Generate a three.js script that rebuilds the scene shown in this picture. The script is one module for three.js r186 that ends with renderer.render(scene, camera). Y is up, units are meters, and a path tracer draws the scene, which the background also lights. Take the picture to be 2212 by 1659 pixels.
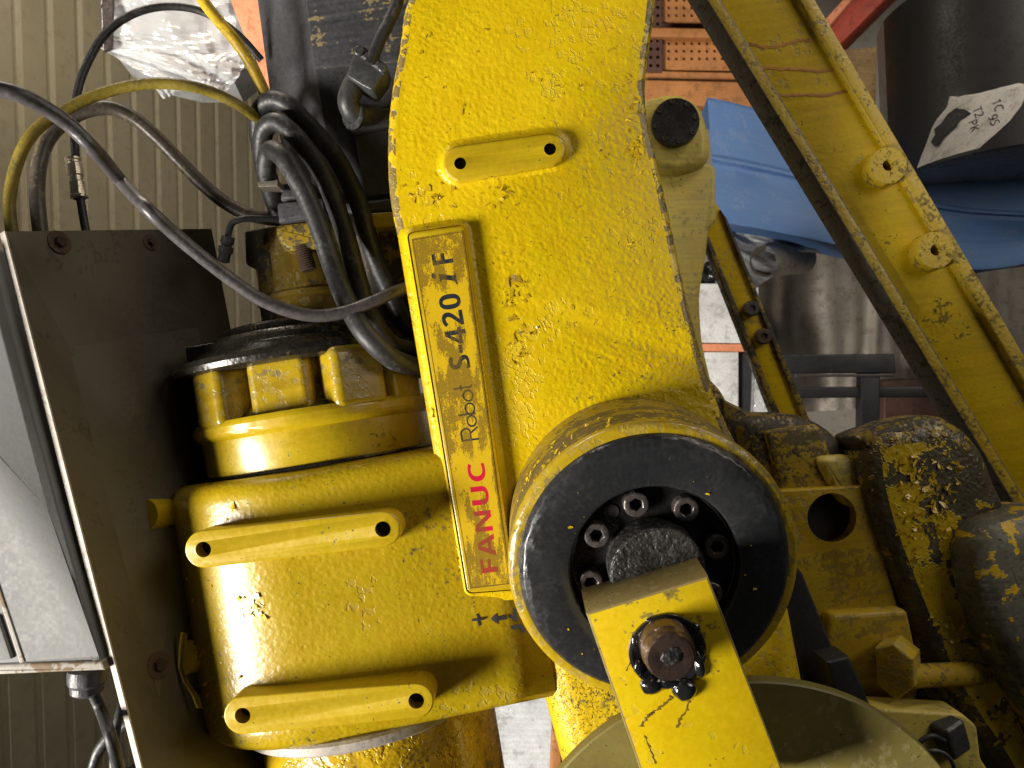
import * as THREE from 'three';
import { mergeGeometries, toCreasedNormals, mergeVertices } from 'three/addons/utils/BufferGeometryUtils.js';
import { RoundedBoxGeometry } from 'three/addons/geometries/RoundedBoxGeometry.js';
import { FontLoader } from 'three/addons/loaders/FontLoader.js';
import { TextGeometry } from 'three/addons/geometries/TextGeometry.js';
import { RectAreaLightUniformsLib } from 'three/addons/lights/RectAreaLightUniformsLib.js';

// ------------------------------------------------------------------ camera, air, lamps, exposure
const scene = new THREE.Scene();
const W = 2212, H = 1659, FOV = 53;                       // the photograph as it was measured
const camera = new THREE.PerspectiveCamera(FOV, 4 / 3, 0.05, 60);
camera.position.set(0, 1.3, 0);
camera.rotation.x = -3 * Math.PI / 180;
camera.updateMatrixWorld(true);
scene.background = new THREE.Color(0.013, 0.0135, 0.0145);  // the dim air of a hall
camera.focus = 0.97; camera.userData.fStop = 9;
const renderer = new THREE.WebGLRenderer({ antialias: true });
renderer.setSize(1024, 768);
renderer.toneMapping = THREE.LinearToneMapping;
renderer.toneMappingExposure = 1.0;
renderer.shadowMap.enabled = true;
RectAreaLightUniformsLib.init();
function areaLamp(pos, target, w, h, intensity, color) {
  const l = new THREE.RectAreaLight(color, intensity, w, h);
  l.position.set(...pos); l.lookAt(...target); scene.add(l); return l;
}
areaLamp([-2.6, 0.12, 0.55], [-0.1, 1.2, -1.0], 0.95, 1.1, 78, 0xfff7ec);         // flood lamp standing low on the left
areaLamp([1.9, 2.4, 0.15], [0.6, 1.15, -1.25], 1.1, 0.8, 4.0, 0xfff4e6);             // hall lights high on the right
areaLamp([1.5, 3.1, -0.9], [1.0, 0.8, -2.5], 1.4, 0.5, 5.8, 0xfff2e2);               // tube lights over the stored goods
areaLamp([-0.9, 3.1, -1.4], [-1.4, 0.8, -2.3], 1.0, 0.5, 15, 0xfff0dc);

// ------------------------------------------------------------------ random numbers and noise
let seedNow = 1;
function rnd() { seedNow = (seedNow * 1664525 + 1013904223) >>> 0; return seedNow / 4294967296; }
function seed(n) { seedNow = (n * 2654435761 + 12345) >>> 0; rnd(); rnd(); }
function hash(x, y, s) { let h = (x * 374761393 + y * 668265263 + s * 2147483647) | 0; h = Math.imul(h ^ (h >>> 13), 1274126177); h ^= h >>> 16; return (h >>> 0) / 4294967296; }
// tileable value noise, several octaves, stretched to 0..1; fx, fy = cells across the tile
function field(N, fx, fy, oct, s, gain = 0.5) {
  const a = new Float32Array(N * N); let amp = 1;
  for (let o = 0; o < oct; o++) {
    const nx = Math.round(fx * 2 ** o), ny = Math.round(fy * 2 ** o);
    const g = new Float32Array(nx * ny);
    for (let j = 0; j < ny; j++) for (let i = 0; i < nx; i++) g[j * nx + i] = hash(i, j, s + o * 17) - 0.5;
    const xi = new Int32Array(N), xj = new Int32Array(N), xt = new Float32Array(N);
    for (let i = 0; i < N; i++) { const u = i / N * nx, k = Math.floor(u), t = u - k; xi[i] = k % nx; xj[i] = (k + 1) % nx; xt[i] = t * t * (3 - 2 * t); }
    for (let j = 0; j < N; j++) {
      const v = j / N * ny, k = Math.floor(v), t0 = v - k, t = t0 * t0 * (3 - 2 * t0), r0 = (k % ny) * nx, r1 = ((k + 1) % ny) * nx;
      for (let i = 0; i < N; i++) {
        const p = g[r0 + xi[i]], q = g[r0 + xj[i]], r = g[r1 + xi[i]], w = g[r1 + xj[i]], x = xt[i];
        a[j * N + i] += amp * ((p + (q - p) * x) * (1 - t) + (r + (w - r) * x) * t);
      }
    }
    amp *= gain;
  }
  let sd = 0; for (const x of a) sd += x * x; sd = Math.sqrt(sd / a.length) || 1;
  for (let i = 0; i < a.length; i++) a[i] = Math.min(1, Math.max(0, 0.5 + a[i] / sd * 0.19));
  return a;
}
// cells: [random number of the nearest cell, how near its border], tileable, with wobbling borders
function cells(N, n, s, wobble = 0) {
  const id = new Float32Array(N * N), edge = new Float32Array(N * N), wx = wobble ? field(N, n * 2, n * 2, 2, s + 5) : null, wy = wobble ? field(N, n * 2, n * 2, 2, s + 9) : null;
  for (let j = 0; j < N; j++) for (let i = 0; i < N; i++) {
    const k = j * N + i, u = i / N * n + (wx ? (wx[k] - 0.5) * wobble : 0), v = j / N * n + (wy ? (wy[k] - 0.5) * wobble : 0);
    const ci = Math.floor(u), cj = Math.floor(v); let d1 = 9, d2 = 9, r = 0;
    for (let b = -1; b <= 1; b++) for (let a = -1; a <= 1; a++) {
      const p = ((ci + a) % n + n) % n, q = ((cj + b) % n + n) % n;
      const dx = ci + a + hash(p, q, s) - u, dy = cj + b + hash(p, q, s + 1) - v, d = Math.sqrt(dx * dx + dy * dy);
      if (d < d1) { d2 = d1; d1 = d; r = hash(p, q, s + 2); } else if (d < d2) d2 = d;
    }
    id[k] = r; edge[k] = d2 - d1;
  }
  return [id, edge];
}
const toByte = new Uint8Array(4097);
for (let i = 0; i <= 4096; i++) { const c = i / 4096; toByte[i] = Math.round(255 * (c <= 0.0031308 ? c * 12.92 : 1.055 * c ** (1 / 2.4) - 0.055)); }
const clamp = (x, a = 0, b = 1) => x < a ? a : x > b ? b : x;
const step = (a, b, x) => { const t = clamp((x - a) / (b - a)); return t * t * (3 - 2 * t); };
const mix = (a, b, t) => a + (b - a) * t;
function dataTex(N, data, srgb, tile) {
  const t = new THREE.DataTexture(data, N, N, THREE.RGBAFormat);
  t.wrapS = t.wrapT = THREE.RepeatWrapping; t.magFilter = THREE.LinearFilter; t.minFilter = THREE.LinearMipmapLinearFilter; t.generateMipmaps = true;
  if (srgb) t.colorSpace = THREE.SRGBColorSpace;
  t.repeat.set(1 / tile, 1 / tile); t.needsUpdate = true; return t;
}
// look(k, out): fills out = [r, g, b (linear), roughness, height 0..1] for texel k
function surface(N, tile, bump, look, extra = {}) {
  const c = new Uint8Array(N * N * 4), r = new Uint8Array(N * N * 4), o = [0, 0, 0, 0.5, 0.5];   // r: height in red, roughness in green
  for (let k = 0; k < N * N; k++) {
    look(k, o);
    for (let q = 0; q < 3; q++) c[k * 4 + q] = toByte[Math.round(clamp(o[q]) * 4096)];
    r[k * 4] = Math.round(clamp(o[4]) * 255); r[k * 4 + 1] = Math.round(clamp(o[3]) * 255);
    c[k * 4 + 3] = r[k * 4 + 3] = 255;
  }
  const rt = dataTex(N, r, false, tile), m = new THREE.MeshPhysicalMaterial({ map: dataTex(N, c, true, tile), roughnessMap: rt, roughness: 1, metalness: 0, ...extra });
  if (bump) { m.bumpMap = rt; m.bumpScale = bump; }
  m.side = THREE.DoubleSide;
  return m;
}
// ------------------------------------------------------------------ materials
const YEL = [0.63, 0.444, 0.003];
function paint(N, tile, s, q) {
  // q: base, vary, peel (orange peel height share), chips (share of flaked cells), grime (share), grimeColor, under (colour below the paint), streak
  const n = tile / 0.0046, big = field(N, tile / 0.09, tile / 0.09, 4, s), peel = field(N, n, n, 2, s + 31), mid = field(N, tile / 0.02, tile / 0.02, 3, s + 47);
  const fine = field(N, tile / 0.004, tile / 0.004, 3, s + 61), region = field(N, tile / 0.14, tile / 0.14, 3, s + 71);
  const streak = field(N, tile / 0.16, tile / 0.006, 3, s + 81);
  const [id, edge] = cells(N, Math.round(tile / (q.cell || 0.009)), s + 91, 0.7);
  const base = q.base || YEL, gc = q.grimeColor || [0.09, 0.07, 0.025], un = q.under || [0.3, 0.25, 0.12];
  return surface(N, tile, q.bump || 0.0011, (k, o) => {
    const v = 1 + (big[k] - 0.5) * (q.vary || 0.25) + (fine[k] - 0.5) * 0.14 + (streak[k] - 0.5) * (q.streak || 0);
    let r = base[0] * v, g = base[1] * v * (1 + (mid[k] - 0.5) * 0.1), b = base[2];
    const chipHere = id[k] + (region[k] - 0.5) * 1.6 < (q.chips || 0) - 0.15 ? 1 : 0;
    let chip = chipHere * step(0.03, 0.12, edge[k]);
    let rim = chipHere ? 1 - step(0.0, 0.14, edge[k]) : 0;
    if (q.torn !== undefined) { const t = region[k] * 0.42 + mid[k] * 0.4 + fine[k] * 0.1 + id[k] * 0.16 - 0.04; chip = step(q.torn, q.torn + 0.02, t); rim = t > q.torn - 0.035 && t < q.torn ? 1 : 0; }
    let hgt = 0.42 + (peel[k] - 0.5) * (q.peel ?? 0.4) * (0.3 + 1.3 * region[k]) + (mid[k] - 0.5) * (q.dents ?? 0.25);
    if (chip > 0) { r = mix(r, un[0] * (0.7 + 0.6 * fine[k]), chip * (q.bare ?? 0.5)); g = mix(g, un[1] * (0.7 + 0.6 * fine[k]), chip * (q.bare ?? 0.5)); b = mix(b, un[2] * (0.7 + 0.6 * fine[k]), chip * (q.bare ?? 0.5)); hgt -= 0.3 * chip; }
    hgt += rim * 0.22;
    const gr = step(0.5, 0.62, region[k] * 0.35 + mid[k] * 0.3 + fine[k] * 0.35 + (q.grime || 0) * 0.45 - 0.2 + (streak[k] - 0.5) * (q.streak || 0));
    const w = gr * (q.grimeMax ?? 0.75);
    r = mix(r, gc[0], w); g = mix(g, gc[1], w); b = mix(b, gc[2], w);
    if (fine[k] > 0.93 && mid[k] > 0.55) { r *= 0.3; g *= 0.28; b = 0.01; }
    if (q.crack && edge[k] < 0.05 && region[k] + (big[k] - .5) > q.crack) { r *= 0.16; g *= 0.13; b *= 0.2; hgt -= 0.3; }
    o[0] = r; o[1] = g; o[2] = b; o[3] = clamp((q.rough ?? 0.36) + (fine[k] - 0.5) * 0.16 + w * 0.25 + (big[k] - .5) * 0.2, 0.12, 1); o[4] = hgt;
  }, q.extra);
}
function grain(N, tile, s, q) {
  // plain stuff: base colour, mottling, specks of another colour, scratches along u
  const big = field(N, tile / (q.bigSize || 0.1), tile / (q.bigSize || 0.1), 4, s), fine = field(N, tile / 0.004, tile / 0.004, 3, s + 3), st = field(N, tile / (q.stLong || 0.2), tile / 0.005, 3, s + 7), mid = field(N, tile / 0.025, tile / 0.025, 4, s + 11);
  const sp = q.speck || [0.3, 0.3, 0.3];
  return surface(N, tile, q.bump ?? 0.0004, (k, o) => {
    const v = 1 + (big[k] - 0.5) * (q.vary || 0.3) + (fine[k] - 0.5) * (q.fine || 0.2) + (st[k] - 0.5) * (q.streak || 0);
    let w = step(q.at || 0.66, (q.at || 0.66) + 0.06, mid[k] * 0.5 + fine[k] * 0.35 + big[k] * 0.15 + (st[k] - 0.5) * (q.streak || 0) * 0.5) * (q.speckMax ?? 0.6);
    for (let c = 0; c < 3; c++) o[c] = mix(q.base[c] * v, sp[c], w);
    o[3] = clamp((q.rough ?? 0.5) + (fine[k] - 0.5) * 0.2 + (big[k] - 0.5) * 0.25 + w * (q.speckRough ?? 0.1), 0.08, 1);
    o[4] = 0.5 + (fine[k] - 0.5) * 0.4 + (mid[k] - 0.5) * 0.4;
  }, q.extra);
}
// one set of mottled, streaked maps tinted for the many small plain things
const shared = [grain(512, 0.4, 401, { base: [0.72, 0.72, 0.72], vary: 0.4, fine: 0.3, speck: [0.42, 0.4, 0.38], at: 0.62, speckMax: 0.7, rough: 0.72, bump: 0.0004 }), grain(512, 0.3, 405, { base: [0.7, 0.7, 0.7], vary: 0.35, fine: 0.3, speck: [0.35, 0.34, 0.32], at: 0.6, speckMax: 0.7, streak: 0.45, rough: 0.72, bump: 0.0005 })];
function lite(q) {
  const f = shared[q.streak ? 1 : 0];
  return new THREE.MeshPhysicalMaterial({ map: f.map, roughnessMap: f.roughnessMap, bumpMap: f.bumpMap, bumpScale: q.bump ?? 0.0004, color: new THREE.Color(...q.base.map(c => Math.min(1, c / 0.66))), roughness: Math.min(1, (q.rough ?? 0.5) / 0.72), side: THREE.DoubleSide, ...q.extra });
}
const coat = { clearcoat: 0.3, clearcoatRoughness: 0.2 };
const M = {};
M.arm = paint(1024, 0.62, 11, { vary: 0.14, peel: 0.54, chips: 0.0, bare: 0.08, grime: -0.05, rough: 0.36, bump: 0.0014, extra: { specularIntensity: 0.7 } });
M.armEdge = paint(512, 0.3, 21, { chips: 0.62, bare: 0.9, under: [0.16, 0.12, 0.05], grime: 0.24, cell: 0.012, rough: 0.42, bump: 0.0016, crack: 0.45, extra: coat });
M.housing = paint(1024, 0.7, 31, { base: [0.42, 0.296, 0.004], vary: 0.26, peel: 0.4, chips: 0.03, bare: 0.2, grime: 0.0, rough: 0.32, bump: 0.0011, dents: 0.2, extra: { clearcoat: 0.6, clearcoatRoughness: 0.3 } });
M.smooth = paint(512, 0.4, 41, { base: [0.48, 0.338, 0.006], vary: 0.2, peel: 0.12, chips: 0.1, bare: 0.2, grime: -0.1, rough: 0.36, bump: 0.0006, streak: 0.12, extra: { clearcoat: 0.5, clearcoatRoughness: 0.28 } });
M.dirty = paint(512, 0.4, 45, { base: [0.4, 0.276, 0.008], vary: 0.3, peel: 0.12, chips: 0.06, bare: 0.3, grime: 0.5, grimeColor: [0.13, 0.095, 0.028], rough: 0.32, bump: 0.0007, streak: 0.2, extra: coat });
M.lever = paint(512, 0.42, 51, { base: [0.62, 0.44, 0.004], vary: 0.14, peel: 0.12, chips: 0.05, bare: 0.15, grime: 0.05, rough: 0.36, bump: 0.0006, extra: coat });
M.grimy = paint(512, 0.4, 61, { base: [0.38, 0.26, 0.016], vary: 0.3, peel: 0.25, chips: 0.1, bare: 0.6, under: [0.1, 0.08, 0.04], grime: 0.46, grimeMax: 0.92, grimeColor: [0.075, 0.058, 0.022], rough: 0.42, bump: 0.0012, streak: 0.2 });
M.drumSide = paint(512, 0.5, 67, { base: [0.32, 0.22, 0.015], vary: 0.3, peel: 0.15, chips: 0, grime: 0.62, grimeMax: 0.85, grimeColor: [0.085, 0.064, 0.024], rough: 0.42, bump: 0.0008, streak: 0.4 });
M.lid = grain(256, 0.2, 69, { base: [0.02, 0.018, 0.014], vary: 0.5, fine: 0.4, speck: [0.12, 0.085, 0.02], at: 0.66, speckMax: 0.7, rough: 0.32, bump: 0.0008 });
M.neck = paint(512, 0.35, 65, { base: [0.2, 0.13, 0.014], vary: 0.4, peel: 0.15, chips: 0, grime: 0.36, grimeMax: 0.85, grimeColor: [0.05, 0.04, 0.02], rough: 0.34, bump: 0.0006, streak: 0.2 });
M.oily = paint(512, 0.3, 71, { base: [0.25, 0.17, 0.02], vary: 0.3, peel: 0.2, chips: 0.05, grime: 0.6, grimeMax: 0.95, grimeColor: [0.03, 0.026, 0.02], rough: 0.36, bump: 0.001 });
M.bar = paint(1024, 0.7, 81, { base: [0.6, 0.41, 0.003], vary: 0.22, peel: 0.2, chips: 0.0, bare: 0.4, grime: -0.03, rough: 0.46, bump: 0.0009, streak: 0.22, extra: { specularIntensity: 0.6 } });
M.bracket = paint(512, 0.5, 85, { base: [0.42, 0.28, 0.008], vary: 0.3, peel: 0.2, chips: 0.0, grime: 0.36, grimeMax: 0.6, grimeColor: [0.12, 0.085, 0.02], rough: 0.45, bump: 0.0009, streak: 0.35 });
M.barRim = paint(512, 0.35, 91, { base: [0.5, 0.35, 0.02], vary: 0.3, peel: 0.4, chips: 0.3, bare: 0.6, under: [0.16, 0.13, 0.07], grime: 0.22, rough: 0.45, bump: 0.0012 });
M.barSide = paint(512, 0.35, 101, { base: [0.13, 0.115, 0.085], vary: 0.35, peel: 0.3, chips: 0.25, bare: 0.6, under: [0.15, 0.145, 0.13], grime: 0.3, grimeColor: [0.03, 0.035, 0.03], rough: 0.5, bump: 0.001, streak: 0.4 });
M.peeled = paint(1024, 0.5, 111, { torn: 0.56, base: [0.58, 0.41, 0.01], vary: 0.4, peel: 0.3, chips: 0.6, bare: 0.95, under: [0.085, 0.075, 0.05], grime: 0.22, grimeMax: 0.9, grimeColor: [0.05, 0.042, 0.022], cell: 0.014, rough: 0.34, bump: 0.0022, dents: 0.22, streak: 0.15, extra: coat });
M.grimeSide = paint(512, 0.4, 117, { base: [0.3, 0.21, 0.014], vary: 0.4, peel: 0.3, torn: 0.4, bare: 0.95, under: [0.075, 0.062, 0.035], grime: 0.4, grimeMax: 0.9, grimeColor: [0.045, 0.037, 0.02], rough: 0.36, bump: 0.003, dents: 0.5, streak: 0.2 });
M.worn = paint(512, 0.4, 121, { torn: 0.4, base: [0.5, 0.33, 0.012], vary: 0.4, peel: 0.3, chips: 0.98, bare: 0.97, under: [0.1, 0.1, 0.08], grime: 0.3, grimeColor: [0.04, 0.036, 0.026], cell: 0.02, rough: 0.42, bump: 0.0018, dents: 0.2, streak: 0.3 });
M.cracked = paint(512, 0.4, 131, { base: [0.64, 0.45, 0.012], vary: 0.2, peel: 0.4, chips: 0.0, bare: 0.3, grime: 0.08, cell: 0.0065, crack: 0.66, rough: 0.32, bump: 0.0013, extra: coat });
M.flaky = paint(512, 0.45, 141, { torn: 0.56, base: [0.56, 0.375, 0.008], vary: 0.25, peel: 0.3, chips: 0.42, bare: 0.55, under: [0.3, 0.19, 0.015], grime: 0.12, cell: 0.016, rough: 0.3, bump: 0.0026, extra: coat });
M.faded = paint(512, 0.5, 151, { base: [0.62, 0.5, 0.1], vary: 0.25, peel: 0.15, chips: 0.1, bare: 0.5, grime: 0.12, grimeColor: [0.3, 0.24, 0.08], rough: 0.5, streak: 0.3, bump: 0.0007 });
M.disc = paint(512, 0.5, 161, { base: [0.2, 0.168, 0.045], vary: 0.3, peel: 0.06, chips: 0, grime: 0.34, grimeMax: 0.6, grimeColor: [0.17, 0.135, 0.006], rough: 0.5, bump: 0.0003 });
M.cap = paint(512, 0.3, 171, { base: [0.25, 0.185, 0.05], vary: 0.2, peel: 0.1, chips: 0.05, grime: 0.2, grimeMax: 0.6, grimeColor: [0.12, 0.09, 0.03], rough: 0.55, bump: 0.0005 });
M.blackDisc = grain(512, 0.35, 201, { base: [0.021, 0.022, 0.024], vary: 0.3, fine: 0.25, speck: [0.04, 0.04, 0.042], at: 0.62, speckMax: 0.2, rough: 0.27, speckRough: 0.1, bump: 0.0003, bigSize: 0.06 });
M.blackOil = lite({ base: [0.011, 0.011, 0.011], vary: 0.5, fine: 0.5, speck: [0.03, 0.028, 0.025], rough: 0.24, bump: 0.0012 });
M.crust = grain(256, 0.12, 215, { base: [0.02, 0.019, 0.018], vary: 0.6, fine: 0.8, speck: [0.05, 0.05, 0.05], at: 0.6, rough: 0.36, bump: 0.004 });
M.boltSteel = grain(256, 0.1, 221, { base: [0.11, 0.095, 0.09], vary: 0.4, fine: 0.5, speck: [0.05, 0.035, 0.03], rough: 0.42, bump: 0.0004, extra: { metalness: 0.55 } });
M.pinSteel = lite({ base: [0.11, 0.075, 0.06], vary: 0.5, fine: 0.4, speck: [0.06, 0.03, 0.02], at: 0.6, rough: 0.27, bump: 0.0003, extra: { metalness: 0.75 } });
M.grease = new THREE.MeshPhysicalMaterial({ color: new THREE.Color(0.012, 0.012, 0.013), roughness: 0.16, clearcoat: 1, clearcoatRoughness: 0.08 });
M.hole = new THREE.MeshStandardMaterial({ color: new THREE.Color(0.012, 0.01, 0.009), roughness: 0.85 });
M.charcoal = grain(512, 0.4, 231, { base: [0.062, 0.063, 0.07], vary: 0.35, fine: 0.3, speck: [0.012, 0.012, 0.013], at: 0.68, rough: 0.42, bump: 0.0006 });
M.charcoalScuffed = grain(512, 0.4, 235, { base: [0.06, 0.061, 0.066], vary: 0.4, fine: 0.3, speck: [0.32, 0.25, 0.11], at: 0.63, speckMax: 0.7, streak: 0.6, rough: 0.42, bump: 0.0006 });
M.elbow = grain(256, 0.1, 241, { base: [0.085, 0.088, 0.088], vary: 0.4, fine: 0.4, speck: [0.03, 0.03, 0.03], at: 0.58, rough: 0.45, bump: 0.0008, extra: { metalness: 0.35 } });
M.rubber = grain(256, 0.2, 251, { base: [0.03, 0.03, 0.031], vary: 0.5, fine: 0.3, speck: [0.1, 0.1, 0.1], at: 0.62, speckMax: 0.4, rough: 0.52, bump: 0.0006, stLong: 0.06, streak: 0.3 });
M.greyCable = grain(256, 0.2, 255, { base: [0.075, 0.069, 0.072], vary: 0.4, fine: 0.4, speck: [0.04, 0.036, 0.036], at: 0.6, rough: 0.45, bump: 0.0006, streak: 0.4 });
M.brownCable = grain(256, 0.2, 257, { base: [0.09, 0.075, 0.06], vary: 0.5, fine: 0.4, speck: [0.22, 0.17, 0.06], at: 0.62, rough: 0.42, bump: 0.0006, streak: 0.4 });
M.yellowCable = grain(256, 0.2, 259, { base: [0.22, 0.165, 0.02], vary: 0.5, fine: 0.3, speck: [0.07, 0.06, 0.02], at: 0.56, rough: 0.45, bump: 0.0005, streak: 0.5 });
M.yellowHose = lite({ base: [0.5, 0.34, 0.015], vary: 0.4, fine: 0.3, speck: [0.07, 0.05, 0.02], at: 0.6, rough: 0.4, bump: 0.0005, streak: 0.4 });
M.panel = grain(512, 0.7, 265, { base: [0.09, 0.077, 0.05], vary: 0.3, fine: 0.14, speck: [0.06, 0.045, 0.025], at: 0.68, rough: 0.5, bump: 0.0003 });
M.panelEdge = lite({ base: [0.36, 0.33, 0.29], vary: 0.3, fine: 0.3, speck: [0.3, 0.26, 0.2], rough: 0.5, bump: 0.0004 });
M.rust = lite({ base: [0.06, 0.035, 0.02], vary: 0.6, fine: 0.5, speck: [0.02, 0.015, 0.012], rough: 0.7, bump: 0.001 });
M.boxGrey = grain(512, 0.4, 271, { base: [0.18, 0.183, 0.18], vary: 0.1, fine: 0.14, speck: [0.18, 0.19, 0.21], at: 0.6, speckMax: 0.4, rough: 0.72, bump: 0.0002, bigSize: 0.08 });
M.boxRust = grain(256, 0.15, 273, { base: [0.34, 0.32, 0.28], vary: 0.4, fine: 0.4, speck: [0.16, 0.09, 0.03], at: 0.52, speckMax: 0.8, rough: 0.6, bump: 0.0005 });
M.wall = grain(512, 0.8, 281, { base: [0.37, 0.33, 0.225], vary: 0.14, fine: 0.12, speck: [0.25, 0.21, 0.13], at: 0.62, speckMax: 0.4, rough: 0.6, bump: 0.0003, streak: 0 });
M.backWall = grain(512, 1.6, 283, { base: [0.33, 0.3, 0.26], vary: 0.3, fine: 0.15, speck: [0.2, 0.17, 0.13], rough: 0.8, bump: 0.0004, bigSize: 0.4 });
M.chrome = lite({ base: [0.55, 0.5, 0.4], vary: 0.3, fine: 0.3, speck: [0.1, 0.09, 0.06], at: 0.6, rough: 0.3, bump: 0.0003, extra: { metalness: 0.8 } });
M.wrap = new THREE.MeshPhysicalMaterial({ color: new THREE.Color(0.78, 0.8, 0.82), roughness: 0.16, transmission: 0.45, thickness: 0, side: THREE.DoubleSide, clearcoat: 0.5, clearcoatRoughness: 0.1 });
M.wrapped = lite({ base: [0.3, 0.31, 0.31], vary: 0.5, fine: 0.2, speck: [0.15, 0.15, 0.15], rough: 0.6 });
M.orange = lite({ base: [0.36, 0.15, 0.045], vary: 0.3, fine: 0.25, speck: [0.2, 0.08, 0.03], at: 0.64, rough: 0.55, bump: 0.0003 });
M.orangePost = lite({ base: [0.75, 0.25, 0.13], vary: 0.2, fine: 0.1, speck: [0.6, 0.3, 0.08], rough: 0.5, bump: 0.0002 });
M.redBeam = lite({ base: [0.33, 0.05, 0.025], vary: 0.3, fine: 0.2, speck: [0.15, 0.05, 0.04], at: 0.58, rough: 0.55, bump: 0.0004 });
M.blue = grain(512, 0.9, 301, { base: [0.095, 0.2, 0.44], vary: 0.2, fine: 0.1, speck: [0.2, 0.27, 0.42], at: 0.62, speckMax: 0.4, rough: 0.6, bump: 0.0003, streak: 0.1, bigSize: 0.25 });
M.black = lite({ base: [0.012, 0.012, 0.013], vary: 0.4, fine: 0.3, speck: [0.03, 0.03, 0.03], rough: 0.5, bump: 0.0003 });
M.film = grain(256, 0.5, 307, { base: [0.2, 0.205, 0.215], vary: 0.5, fine: 0.3, speck: [0.4, 0.4, 0.42], at: 0.68, rough: 0.35, bump: 0.0008, streak: 0.3 });
M.sheet = lite({ base: [0.3, 0.27, 0.23], vary: 0.3, fine: 0.15, speck: [0.2, 0.16, 0.12], rough: 0.6, bump: 0.0004 });
M.white = lite({ base: [0.62, 0.63, 0.64], vary: 0.12, fine: 0.08, speck: [0.45, 0.45, 0.45], rough: 0.5, bump: 0.0002 });
M.greyRib = lite({ base: [0.5, 0.53, 0.55], vary: 0.12, fine: 0.08, speck: [0.4, 0.42, 0.43], rough: 0.5, bump: 0.0002 });
M.darkSteel = lite({ base: [0.022, 0.023, 0.026], vary: 0.4, fine: 0.3, speck: [0.06, 0.06, 0.065], rough: 0.42, bump: 0.0003 });
M.maroon = lite({ base: [0.08, 0.035, 0.025], vary: 0.4, fine: 0.3, rough: 0.6 });
M.wood = lite({ base: [0.4, 0.27, 0.12], vary: 0.4, fine: 0.2, streak: 0.4, rough: 0.7 });
M.paper = lite({ base: [0.62, 0.6, 0.56], vary: 0.2, fine: 0.15, speck: [0.38, 0.33, 0.27], at: 0.6, rough: 0.7 });
M.print = new THREE.MeshStandardMaterial({ color: new THREE.Color(0.018, 0.018, 0.02), roughness: 0.6 });
M.flake = new THREE.MeshPhysicalMaterial({ color: new THREE.Color(0.6, 0.41, 0.012), roughness: 0.36, clearcoat: 0.4, side: THREE.DoubleSide });
M.redBit = new THREE.MeshStandardMaterial({ color: new THREE.Color(0.35, 0.03, 0.02), roughness: 0.5 });

// ------------------------------------------------------------------ frames, shapes, things
const used = {};
function numbered(n) { const k = used[n] = (used[n] ?? -1) + 1; return k ? `${n}_${String(k).padStart(3, '0')}` : n; }
const R = d => d * Math.PI / 180;
// world point seen at photo pixel (px, py), d metres along the camera's axis
function V(px, py, d) {
  const k = 2 * Math.tan(R(FOV / 2)) / H;
  return new THREE.Vector3((px - W / 2) * k * d, -(py - H / 2) * k * d, -d).applyMatrix4(camera.matrixWorld);
}
class Frame {                                            // a set of axes in the place; at() measures a photo pixel on one of its planes
  constructor(origin, q) { this.m = new THREE.Matrix4().compose(origin, q, new THREE.Vector3(1, 1, 1)); this.inv = this.m.clone().invert(); this.q = q; this.o = origin; }
  at(px, py, z = 0) {
    const a = camera.position.clone().applyMatrix4(this.inv), b = V(px, py, 1).applyMatrix4(this.inv).sub(a), t = (z - a.z) / b.z;
    return a.addScaledVector(b, t);
  }
}
function frameAt(px, py, d, yaw = 0, pitch = 0, roll = 0) {
  const q = camera.quaternion.clone().multiply(new THREE.Quaternion().setFromEuler(new THREE.Euler(R(pitch), R(yaw), R(roll), 'YXZ')));
  return new Frame(V(px, py, d), q);
}
function thing(name, label, category, F, group) {
  const o = new THREE.Group(); o.name = numbered(name);
  if (F) { o.position.copy(F.o); o.quaternion.copy(F.q); }
  o.userData = { label, category }; if (group) o.userData.group = group;
  o.F = F || new Frame(new THREE.Vector3(), new THREE.Quaternion());
  scene.add(o); return o;
}
function struct(name, geo, mat) { const m = new THREE.Mesh(geo, mat); m.name = name; m.userData.kind = 'structure'; m.castShadow = m.receiveShadow = true; scene.add(m); return m; }
// geo is in frame F; it becomes a part of parent p (a thing, or a part of the thing whose axes it shares)
function part(p, name, geo, mat, F, label) {
  const root = p.F || (p.rootF);
  if (F && F !== root) geo.applyMatrix4(F.m).applyMatrix4(root.inv);
  const m = new THREE.Mesh(geo, mat); m.name = name; m.castShadow = m.receiveShadow = true; m.rootF = root;
  if (label) m.userData.label = label;
  p.add(m); return m;
}
function boxUV(g, ox = 0, oy = 0) {                        // uv in metres from the axes that each face looks along
  if (g.index) g = g.toNonIndexed();
  const p = g.attributes.position, uv = new Float32Array(p.count * 2), a = new THREE.Vector3(), b = new THREE.Vector3(), c = new THREE.Vector3();
  for (let i = 0; i < p.count; i += 3) {
    a.fromBufferAttribute(p, i); b.fromBufferAttribute(p, i + 1).sub(a); c.fromBufferAttribute(p, i + 2).sub(a); b.cross(c);
    const x = Math.abs(b.x), y = Math.abs(b.y), z = Math.abs(b.z);
    for (let k = i; k < i + 3; k++) {
      const X = p.getX(k) + ox, Y = p.getY(k) + oy, Z = p.getZ(k);
      if (z >= x * 0.8 && z >= y * 0.8) { uv[k * 2] = X; uv[k * 2 + 1] = Y; } else if (x >= y) { uv[k * 2] = Z; uv[k * 2 + 1] = Y; } else { uv[k * 2] = X; uv[k * 2 + 1] = Z; }
    }
  }
  g.setAttribute('uv', new THREE.BufferAttribute(uv, 2)); return g;
}
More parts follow.
